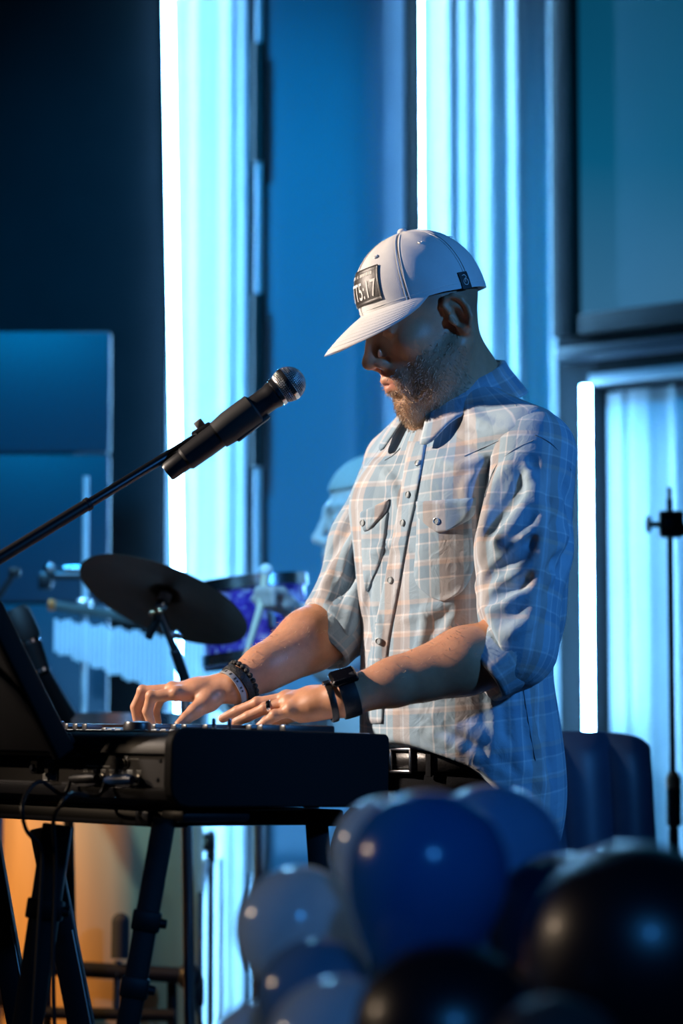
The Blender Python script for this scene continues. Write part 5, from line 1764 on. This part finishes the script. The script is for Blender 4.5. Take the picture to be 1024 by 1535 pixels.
# ---- trousers, belt, shoes
def trousers():
    S = Sdf()
    DEN = mat('black_denim', (0.003, 0.0035, 0.005), 0.9, spec=0.15, var=0.25, vscale=60, bump=0.3, bscale=500)
    S.ell(MF(-0.005, 0, 0.87), (0.115, 0.150, 0.13), 0.0, RM)
    S.cone(MF(-0.05, 0.06, 0.82), MF(-0.05, -0.06, 0.82), 0.072, 0.072, 0.04)
    for ch in player_legs():
        S.chain([ch[0] - MZ * 0.04, ch[0] * 0.62 + ch[1] * 0.38, ch[1], ch[2]], [0.074, 0.084, 0.070, 0.052], 0.03)
        S.cone(ch[2], ch[2] - MZ * 0.03, 0.055, 0.058, 0.02)
    S.func(lambda x: x[:, 2] - zm(1128), MF(0, 0, 0.9), 0.5, 0.003, 'i')
    S.func(lambda x: 0.045 - x[:, 2], MF(0, 0, 0.05), 0.8, 0.003, 'i')
    v, q = S.mesh(0.006)
    tr = np_mesh('trousers', v, q, DEN, PERSON, relax=1)
    tr['_w'] = [0.0, 0.0, 0.0]
    # belt with buckle and loops
    BELT = mat('black_leather_belt', (0.012, 0.011, 0.011), 0.35, var=0.2, bump=0.2, bscale=300)
    zb_ = zm(1139); m = MB(); n = 60
    prof = [(0.0, -0.017), (0.004, -0.016), (0.004, 0.016), (0.0, 0.017)]
    vs = []; fs = []
    for j, (dr, dz) in enumerate(prof):
        for k in range(n):
            a = 2 * math.pi * k / n
            vs.append(MF(-0.005 + (0.117 + dr) * math.cos(a), (0.152 + dr) * math.sin(a), zb_ + dz - 0.012 * math.cos(a) * 0))
    for j in range(3):
        for k in range(n): fs.append((j * n + k, j * n + (k + 1) % n, (j + 1) * n + (k + 1) % n, (j + 1) * n + k))
    be = np_mesh('belt', np.array(vs), np.array(fs), BELT, tr)
    bp = MF(0.119, 0.0, zb_)
    Mb = Matrix((V(MLv), V(MFv), V(MZ))).transposed()
    b = MB()
    for (dl, dz, sl, sz) in ((0, 0.017, 0.05, 0.005), (0, -0.017, 0.05, 0.005), (0.0225, 0, 0.005, 0.038), (-0.0225, 0, 0.005, 0.038)):
        b.box(bp + MLv * dl + MZ * dz, (sl, 0.006, sz), Mb, 0.0015)
    b.build('belt_buckle', CHROME, tr)
    for a in (0.35, 1.0, -0.4):
        p = MF(-0.005 + 0.123 * math.cos(a), 0.158 * math.sin(a), zb_)
        MB().box(p, (0.012, 0.004, 0.048), Mb, 0.001).build('belt_loop', DEN, tr)
    for ch in player_legs():
        A = ch[2]; T = Sdf()
        T.cone(A - MZ * 0.05 - MFv * 0.03, A + MFv * 0.15 - MZ * 0.06, 0.040, 0.034, 0.0)
        T.cone(A + MZ * 0.01, A - MZ * 0.04, 0.042, 0.045, 0.03)
        T.func(lambda x: -x[:, 2], A, 0.5, 0.0, 'i')
        v2, q2 = T.mesh(0.006)
        np_mesh('shoe', v2, q2, mat('black_shoe_leather', (0.012, 0.012, 0.013), 0.4), PERSON)
trousers()


# ---- cap
def cap():
    s = HD.s; dl = math.radians(6)
    cu = HD.u * math.cos(dl) + HD.v * math.sin(dl); cv = -HD.u * math.sin(dl) + HD.v * math.cos(dl); cw = HD.w
    Oc = HD(0.002, 0.040, 0)
    A, Bw, Hc = 0.1035 * s, 0.0835 * s, 0.113 * s
    def crown(ph, h, off=0.0):
        dn = min(h, 0.0); h = max(h, 0.0)
        f = max(1 - h ** 2.35, 0) ** (1 / 1.95); ff = max(1 - h ** 3.0, 0) ** (1 / 1.8)
        w = max(math.cos(ph), 0) ** 1.5; g = f * (1 - w) + ff * w
        x = A * math.cos(ph) * g; y = Bw * math.sin(ph) * g
        p = Oc + cu * x + cw * y + cv * ((h + dn) * Hc - 0.008 * s * (1 - h) * max(-math.cos(ph), 0))
        if off:
            nn = cu * math.cos(ph) / A + cw * math.sin(ph) / Bw
            nn = nn / np.linalg.norm(nn) * max(1 - h * 0.75, 0.05) + cv * h
            p = p + nn / np.linalg.norm(nn) * off
        return p
    FAB = mat('off_white_cap_cotton', (0.66, 0.66, 0.66), 0.8, var=0.05, vscale=60, bump=0.25, bscale=900, sheen=0.2)
    STI = mat('cap_stitching', (0.74, 0.74, 0.73), 0.8)
    Mesh = MB
    root = MB()
    # sweat band / inner lining ties the panels together
    vs = []; fs = []; n = 72
    for j, (h, o) in enumerate(((0.0, 0.0005), (0.0, -0.003), (0.16, -0.003), (0.5, -0.004), (0.8, -0.004), (0.97, -0.004))):
        for k in range(n): vs.append(crown(2 * math.pi * k / n, h, o))
    for j in range(5):
        for k in range(n): fs.append((j * n + k, j * n + (k + 1) % n, (j + 1) * n + (k + 1) % n, (j + 1) * n + k))
    cap_ = np_mesh('cap', np.array(vs), np.array(fs), mat('cap_lining', (0.5, 0.5, 0.5), 0.85), PERSON)
    cap_['label'] = 'off-white baseball cap with dark front patch'
    cap_['_w'] = [0.0, 0.0, 0.0]
    for p_ in range(6):
        a0 = p_ * math.pi / 3; nu, nv = 22, 30
        vs = []; fs = []
        for j in range(nv):
            h = 0.998 * (j / (nv - 1)) ** 0.85
            for i in range(nu):
                t = i / (nu - 1); ph = a0 + t * math.pi / 3
                e = min(t, 1 - t)
                off = -0.0014 * math.exp(-(e / 0.03) ** 2) + 0.0006 * math.sin(ph * 9 + h * 7) * math.sin(math.pi * t)
                vs.append(crown(ph, h, off))
        for j in range(nv - 1):
            for i in range(nu - 1): fs.append((j * nu + i, j * nu + i + 1, (j + 1) * nu + i + 1, (j + 1) * nu + i))
        np_mesh('crown_panel', np.array(vs), np.array(fs), FAB, cap_)
        pe = crown(a0 + math.pi / 6, 0.74, 0.0006); nrm = crown(a0 + math.pi / 6, 0.74, 0.004) - pe
        MB().lathe([(0.0016, 0.0), (0.0016, 0.0010), (0.0030, 0.0014), (0.0040, 0.0006), (0.0042, 0)], pe, nrm, 16).build('eyelet', STI, cap_)
        for dph in (-0.028, 0.028):
            MB().tube([crown(a0 + dph / max(1 - (j / 24) ** 3 * 0.8, 0.25), 0.99 * j / 24, 0.0003) for j in range(0, 24)], 0.0005, 5).build('stitch_row', STI, cap_)
    top = crown(0, 1.0); MB().lathe([(0.0075, -0.001), (0.0075, 0.003), (0.005, 0.0058), (0, 0.0065)], Oc + cv * (Hc - 0.001), cv, 18).build('top_button', FAB, cap_)
    MB().tube([crown(2 * math.pi * k / 60, 0.075, 0.0003) for k in range(61)], 0.0005, 5).build('band_stitching', STI, cap_)
    # brim
    pm = math.radians(78); vs = []; fs = []; nu, nv = 46, 16
    def brim(a, t, dz=0.0):
        ph = -pm + 2 * pm * a
        r = crown(ph, 0.015, 0.0005)
        e = 0.084 * s * max(math.cos(ph / pm * math.pi / 2), 0) ** 0.62
        lat = (r - Oc) @ cw
        pt = math.radians(22)
        out = cu * math.cos(pt) - cv * math.sin(pt) + cw * 0.10 * math.sin(ph)
        return r + out * (e * t) - cv * (3.1 * lat * lat * (t ** 0.8) * (e / (0.05 + e)) * 1.5 + 0.10 * (e * t) ** 2 / 0.07) + cv * dz
    for sd in (0, 1):
        for j in range(nv):
            for i in range(nu):
                t = j / (nv - 1)
                vs.append(brim(i / (nu - 1), t, (0.0018 if sd == 0 else -0.0018) * math.sqrt(max(1 - t ** 6, 0))))
    n1 = nu * nv
    for j in range(nv - 1):
        for i in range(nu - 1):
            q = (j * nu + i, j * nu + i + 1, (j + 1) * nu + i + 1, (j + 1) * nu + i)
            fs.append(q); fs.append(tuple(n1 + x for x in q[::-1]))
    for i in range(nu - 1): fs.append(((nv - 1) * nu + i, (nv - 1) * nu + i + 1, n1 + (nv - 1) * nu + i + 1, n1 + (nv - 1) * nu + i))
    np_mesh('brim', np.array(vs), np.array(fs), FAB, cap_)
    for t in (0.16, 0.28, 0.40, 0.52, 0.64, 0.76, 0.88):
        MB().tube([brim(0.06 + 0.88 * k / 40, t, 0.0017) for k in range(41)], 0.0004, 4).build('brim_stitch_row', STI, cap_)
    # patch with lettering
    def pm_(x, y, off): return crown(x / (A * 0.97), 0.385 + y / Hc, off)
    PW, PH = 0.128 * s, 0.052 * s
    nu, nv = 40, 12; vs = []; fs = []
    for sd in (0.0024, 0.0002):
        for j in range(nv):
            for i in range(nu):
                x = (i / (nu - 1) - 0.5) * PW; y = (j / (nv - 1) - 0.5) * PH
                vs.append(pm_(x, y, sd))
    n1 = nu * nv
    for j in range(nv - 1):
        for i in range(nu - 1): fs.append((j * nu + i, j * nu + i + 1, (j + 1) * nu + i + 1, (j + 1) * nu + i))
    bd = [i for i in range(nu)] + [j * nu + nu - 1 for j in range(1, nv)] + [(nv - 1) * nu + i for i in range(nu - 2, -1, -1)] + [j * nu for j in range(nv - 2, 0, -1)]
    for a, b in zip(bd, bd[1:] + bd[:1]): fs.append((a, b, n1 + b, n1 + a))
    pa = np_mesh('front_patch', np.array(vs), np.array(fs), mat('dark_leather_patch', (0.028, 0.025, 0.024), 0.42, var=0.4, vscale=90, bump=0.2, bscale=500), cap_)
    pa['label'] = 'dark patch with pale lettering T5:17'
    WHT = mat('pale_patch_lettering', (0.72, 0.72, 0.70), 0.6)
    def letters(txt, size, xc, yc, sx=1.0, nm='patch_lettering'):
        vv, ff = text_verts(txt, size, 0.0003)
        bm = bmesh.new(); bv = [bm.verts.new(p) for p in vv]
        for f in ff: bm.faces.new([bv[i] for i in f])
        bmesh.ops.triangulate(bm, faces=bm.faces)
        bmesh.ops.subdivide_edges(bm, edges=[e for e in bm.edges if e.calc_length() > 0.004], cuts=4)
        bmesh.ops.triangulate(bm, faces=bm.faces)
        bm.verts.index_update(); vv = [tuple(v.co) for v in bm.verts]; ff = [tuple(v.index for v in f.verts) for f in bm.faces]; bm.free()
        vv = [pm_(xc + x * sx, yc + y, 0.0032) for x, y, z in vv]
        me = MB().add(vv, ff).build(nm, WHT, cap_, smooth=False)
    letters('MATT5:17', 0.036 * s, 0.0, -0.0075 * s, 0.74)
    mk = MB(); rr = random.Random(5)
    x = -0.050 * s
    while x < 0.050 * s:
        w = rr.uniform(0.0016, 0.0030)
        a = [pm_(x, 0.0145 * s, 0.0029), pm_(x + w, 0.0145 * s, 0.0029), pm_(x + w, 0.0190 * s, 0.0029), pm_(x, 0.0190 * s, 0.0029)]
        if rr.random() < 0.85: mk.add(a, [(0, 1, 2, 3)])
        x += w + 0.0011
    mk.build('patch_small_print', WHT, cap_, smooth=False, kind='stuff')
    # side tag
    a_, h_ = math.radians(116), 0.10
    def tg(x, y, off): return crown(a_ + x / 0.092, h_ + y / Hc, off)
    vs = [tg((i / 6 - 0.5) * 0.017, (j / 6 - 0.5) * 0.026, o) for o in (0.0022, 0.0) for j in range(7) for i in range(7)]
    fs = [(j * 7 + i, j * 7 + i + 1, (j + 1) * 7 + i + 1, (j + 1) * 7 + i) for j in range(6) for i in range(6)]
    bd = [i for i in range(7)] + [j * 7 + 6 for j in range(1, 7)] + [42 + i for i in range(5, -1, -1)] + [j * 7 for j in range(5, 0, -1)]
    for a, b in zip(bd, bd[1:] + bd[:1]): fs.append((a, b, 49 + b, 49 + a))
    MB().add(vs, fs).build('side_tag', mat('black_woven_tag', (0.01, 0.011, 0.014), 0.6), cap_)
    lo_ = [(-0.004, 0.007), (0.001, 0.008), (0.003, 0.004), (-0.001, 0.002), (-0.004, -0.002), (-0.003, -0.006), (0.001, -0.007), (0.004, -0.004), (0.004, 0.000), (0.001, 0.002), (-0.001, -0.003)]
    MB().tube([tg(x, y, 0.0026) for x, y, _ in bez([(a, b, 0) for a, b in lo_], 5)], 0.0006, 5).build('tag_emblem', WHT, cap_)
cap()


# ---- wrist things and ring
def band(name, c, ax, r, w, th, material, parent, n=40, oval=1.0, up=(0, 0, 1), lab=None):
    pr = [(r, -w / 2), (r + th * 0.8, -w / 2), (r + th, -w / 4), (r + th, w / 4), (r + th * 0.8, w / 2), (r, w / 2), (r, -w / 2)]
    o = MB().lathe(pr, c, ax, n, up, sx=1.0, sy=oval).build(name, material, parent)
    if lab: o['label'] = lab
    return o


def accessories():
    d = LW - LE; d /= np.linalg.norm(d)
    RUB = mat('black_silicone_strap', (0.010, 0.010, 0.011), 0.5)
    c = LE + d * (np.linalg.norm(LW - LE) - 0.001)
    wt = band('wrist_watch', c, d, 0.0292, 0.025, 0.0035, RUB, PERSON, oval=1.0, lab='black smart watch on left wrist')
    wt['_w'] = [0.0, 0.0, 0.0]
    up = np.array([-0.12, -0.55, 0.83]); up = up - d * (up @ d); up /= np.linalg.norm(up); sd = np.cross(d, up)
    M = Matrix((V(d), V(sd), V(up))).transposed()
    MB().box(c + up * 0.0345, (0.040, 0.035, 0.0095), M, 0.0045, 4).build('case', mat('space_black_case', (0.02, 0.02, 0.022), 0.2, 0.8), wt)
    MB().box(c + up * 0.0392, (0.034, 0.030, 0.002), M, 0.0009, 2).build('watch_glass', mat('black_watch_glass', (0.004, 0.004, 0.006), 0.06, coat=1.0), wt)
    MB().tube([c + up * 0.035 + sd * 0.0165, c + up * 0.035 + sd * 0.0195], 0.0032, 12).build('crown', DARKMETAL, wt)
    c2 = c + d * 0.026
    br = band('bracelet', c2 - up * 0.001, d + np.array([0, 0, 0.05]), 0.0272, 0.010, 0.0035, mat('black_leather_bracelet', (0.014, 0.012, 0.011), 0.4), PERSON, lab='black leather bracelet with metal clasp')
    br['_w'] = [0.0, 0.0, 0.0]
    MB().box(c2 + up * 0.0305 + sd * 0.004, (0.011, 0.010, 0.004), M, 0.0015).build('clasp', CHROME, br)
    # right wrist
    d2 = RW - RE_; L2 = np.linalg.norm(d2); d2 /= L2
    c3 = RE_ + d2 * (L2 - 0.010)
    b1 = band('bracelet', c3, d2 + np.array([0, 0, -0.1]), 0.0295, 0.012, 0.0045, mat('black_braided_cord', (0.008, 0.008, 0.009), 0.6, bump=1.0, bscale=260), PERSON, lab='black braided bracelet on right wrist')
    b1['_w'] = [0.0, 0.0, 0.0]
    x, y, z_ = frame(d2); x = np.array(x); y = np.array(y)
    bead = None
    for k in range(22):
        a = 2 * math.pi * k / 22
        p = c3 + d2 * -0.010 + (x * math.cos(a) + y * math.sin(a)) * 0.0325
        if bead is None:
            bead = MB().sphere((0, 0, 0), 0.0043, 10, 7).build('bead', MATS['black_braided_cord'], b1); bead.location = V(p)
        else: link_copy(bead, V(p), b1)
    c4 = c3 + d2 * 0.013
    b2 = band('wristband', c4, d2, 0.0290, 0.0095, 0.002, mat('grey_rubber_wristband', (0.30, 0.30, 0.30), 0.55), PERSON, lab='grey rubber wristband with dark block print')
    b2['_w'] = [0.0, 0.0, 0.0]
    rr = random.Random(9); m = MB()
    for k in range(34):
        a = 2 * math.pi * k / 34
        if rr.random() < 0.25: continue
        p = c4 + (x * math.cos(a) + y * math.sin(a)) * 0.0311
        Mx = Matrix((V(d2), V(-x * math.sin(a) + y * math.cos(a)), V(x * math.cos(a) + y * math.sin(a)))).transposed()
        m.box(p, (0.0052 * rr.uniform(0.6, 1), 0.0030, 0.0004), Mx)
    m.build('band_print', mat('dark_band_print', (0.03, 0.03, 0.03), 0.6), b2, smooth=False, kind='stuff')
    # wedding ring on the left ring finger
    a, b = P(431, 1053, 3.598), P(398, 1062, 3.608)
    dr = (b - a) / np.linalg.norm(b - a); c5 = a + (b - a) * 0.78
    rg = band('ring', c5, dr, 0.0092, 0.0062, 0.0016, mat('polished_steel_ring', (0.75, 0.76, 0.78), 0.12, 1.0), PERSON, 28, lab='polished steel ring')
accessories()


# ------------------------------------------------------------------ seated drummer half hidden behind the player
def drummer():
    Y = 5.0
    S = Sdf()
    H2 = Head(P(560, 788, Y), 12, 6, 0.98)
    H2.build(S)
    nb = P(582, 878, Y + 0.01)
    hip = np.array([nb[0] + 0.06, nb[1] + 0.02, 0.62])
    f2 = np.array([-0.97, -0.24, 0]); l2 = np.array([0.24, -0.97, 0])
    ls, rs = nb + l2 * 0.17 - MZ * 0.06, nb - l2 * 0.17 - MZ * 0.06
    le = P(505, 985, 4.86); lw = P(446, 925, 4.78); lhnd = P(420, 902, 4.75)
    re = rs + f2 * 0.06 - MZ * 0.24; rw = re + f2 * 0.14 - l2 * 0.10 + MZ * 0.06
    S.cone(H2(-0.02, -0.03), nb, 0.055, 0.06, 0.02)
    S.chain([nb, nb - MZ * 0.2, hip], [0.06, 0.09, 0.09], 0.05)
    for sh, el, w_ in ((ls, le, lw), (rs, re, rw)):
        S.cone(nb - MZ * 0.05, sh, 0.05, 0.045, 0.04)
        S.cone(sh, el, 0.045, 0.038, 0.03); S.cone(el, w_, 0.038, 0.026, 0.02)
    # fists around the sticks
    for w_, dd in ((lw, (lhnd - lw)), (rw, f2 * 0.14 - l2 * 0.10)):
        dd = dd / np.linalg.norm(dd); side = np.cross(dd, MZ); side /= np.linalg.norm(side); upv = np.cross(side, dd)
        pc = w_ + dd * 0.045
        S.ell(pc, (0.030, 0.030, 0.020), 0.02)
        for i in range(4):
            k0 = w_ + dd * 0.075 + side * (0.020 - 0.0140 * i) + upv * 0.008
            k1 = k0 + dd * 0.022 - upv * 0.012; k2 = k1 - dd * 0.016 - upv * 0.022
            S.chain([pc + side * (0.018 - 0.012 * i), k0, k1, k2], [0.011, 0.010, 0.0095, 0.008], 0.003)
        S.chain([pc + side * 0.03, pc + side * 0.042 + dd * 0.02 - upv * 0.008, pc + side * 0.030 + dd * 0.045 - upv * 0.016], [0.013, 0.011, 0.009], 0.004)
    for q in (-1, 1):
        h0 = hip + l2 * 0.10 * q; k_ = h0 + f2 * 0.22 + l2 * 0.10 * q - MZ * 0.06; a_ = k_ - f2 * 0.06; a_ = np.array([a_[0], a_[1], 0.09])
        S.chain([h0, k_, a_], [0.06, 0.045, 0.034], 0.03); S.cone(a_ - MZ * 0.05, a_ + f2 * 0.14 - MZ * 0.055, 0.032, 0.026, 0.02)
    v, q = S.mesh(0.0042)
    col, bw = H2.tone(v, np.array([0.60, 0.48, 0.44]), np.array([0.25, 0.2, 0.16]), np.array([0.1, 0.08, 0.07]), 0.15)
    body = np_mesh('person', v, q, SKIN, None, {'tone': ('FLOAT_COLOR', np.concatenate([col, np.ones((len(col), 1))], 1))})
    tag(body, 'person in a pale long-sleeved top drumming, half hidden behind the plaid shirt', 'person')
    body['_w'] = [0.0, 0.0, 0.0]
    T = Sdf()
    R2 = np.array([f2, l2, MZ])
    T.ell(nb - MZ * 0.22, (0.125, 0.175, 0.26), 0.0, R2)
    T.ell(hip + MZ * 0.08, (0.14, 0.175, 0.16), 0.06, R2)
    for sh, el, w_ in ((ls, le, lw), (rs, re, rw)):
        T.cone(nb - MZ * 0.045 + (sh - nb) * 0.25, sh, 0.055, 0.060, 0.05)
        T.cone(sh, el, 0.060, 0.054, 0.04); T.cone(el, el + (w_ - el) * 0.88, 0.054, 0.038, 0.03)
    T.cone(nb + MZ * 0.08, nb - MZ * 0.01, 0.056, 0.05, 0.006, 's')
    for (w_, el) in ((lw, le), (rw, re)):
        dd = (w_ - el) / np.linalg.norm(w_ - el)
        for k in range(5):
            c = el + (w_ - el) * (0.1 + 0.15 * k); side = np.cross(dd, MZ)
            T.cone(c + side * 0.04 + MZ * 0.02, c - side * 0.04 + MZ * 0.03 + dd * 0.02, 0.008, 0.008, 0.014)
    v, q = T.mesh(0.006)
    np_mesh('long_sleeved_top', v, q, mat('pale_jersey', (0.62, 0.66, 0.70), 0.8, var=0.06, bump=0.2, bscale=200), body, relax=1)
    T = Sdf()
    T.ell(hip, (0.14, 0.17, 0.10), 0.0, R2)
    for q_ in (-1, 1):
        h0 = hip + l2 * 0.10 * q_; k_ = h0 + f2 * 0.22 + l2 * 0.10 * q_ - MZ * 0.06; a_ = k_ - f2 * 0.06; a_ = np.array([a_[0], a_[1], 0.09])
        T.chain([h0, k_, a_], [0.088, 0.066, 0.05], 0.03)
    v, q = T.mesh(0.008)
    np_mesh('trousers', v, q, MATS['black_denim'], body, relax=1)
    for q_ in (-1, 1):
        k_ = hip + l2 * 0.20 * q_ + f2 * 0.16 - MZ * 0.06; A = np.array([k_[0], k_[1], 0.09]); T = Sdf()
        T.cone(A - MZ * 0.05 - f2 * 0.03, A + f2 * 0.15 - MZ * 0.06, 0.040, 0.034, 0.0); T.cone(A + MZ * 0.01, A - MZ * 0.04, 0.040, 0.045, 0.03)
        T.func(lambda x: -x[:, 2], A, 0.5, 0.0, 'i')
        v, q = T.mesh(0.008); np_mesh('shoe', v, q, MATS['black_shoe_leather'], body)
    T = Sdf()
    T.ell(H2(-0.016, 0.062), np.array((0.106, 0.088, 0.082)), 0.0, H2.R)
    T.func(lambda x: -(H2.local(x)[:, 1] - 0.078 + 0.9 * np.minimum(H2.local(x)[:, 0] + 0.02, 0.0) * -1 * -0.6 ), H2.O, 0.4, 0.006, 'i')
    v, q = T.mesh(0.005)
    np_mesh('hair', v, q, mat('short_fair_hair', (0.45, 0.42, 0.38), 0.7, var=0.3, vscale=200, bump=0.8, bscale=350), body)
    # drumstick
    a = P(402, 848, 4.735); b = P(352, 935, 4.70)
    st = empty('drumstick', a, 'pale wooden drumstick held by the seated drummer', 'drumstick')
    w_ = mat('hickory_stick', (0.75, 0.62, 0.45), 0.5, var=0.15, vscale=40)
    a2 = P(399, 855, 4.735)
    MB().tube([a2, P(392, 905, 4.73), P(368, 985, 4.70)], [0.0085, 0.0080, 0.005], 12).build('shaft', w_, st)
    MB().sphere(a2, 0.0135, 14, 10).build('mallet_tip', mat('white_felt_tip', (0.85, 0.86, 0.86), 0.8), st)
    # throne
    th = empty('drum_throne', (hip[0], hip[1], 0), 'round black drum throne under the seated drummer', 'stool')
    MB().lathe([(0, 0.44), (0.15, 0.44), (0.175, 0.46), (0.178, 0.50), (0.15, 0.525), (0, 0.53)], (hip[0], hip[1], 0), (0, 0, 1), 36).build('cushion', mat('black_vinyl_cushion', (0.012, 0.012, 0.014), 0.4), th)
    MB().tube([(hip[0], hip[1], 0.45), (hip[0], hip[1], 0.12)], 0.016, 12).build('post', CHROME, th)
    tripod(th, hip[0], hip[1], 0.30, 0.19, 1.2)
drummer()

for o in bpy.data.objects:
    if '_w' in o: del o['_w']
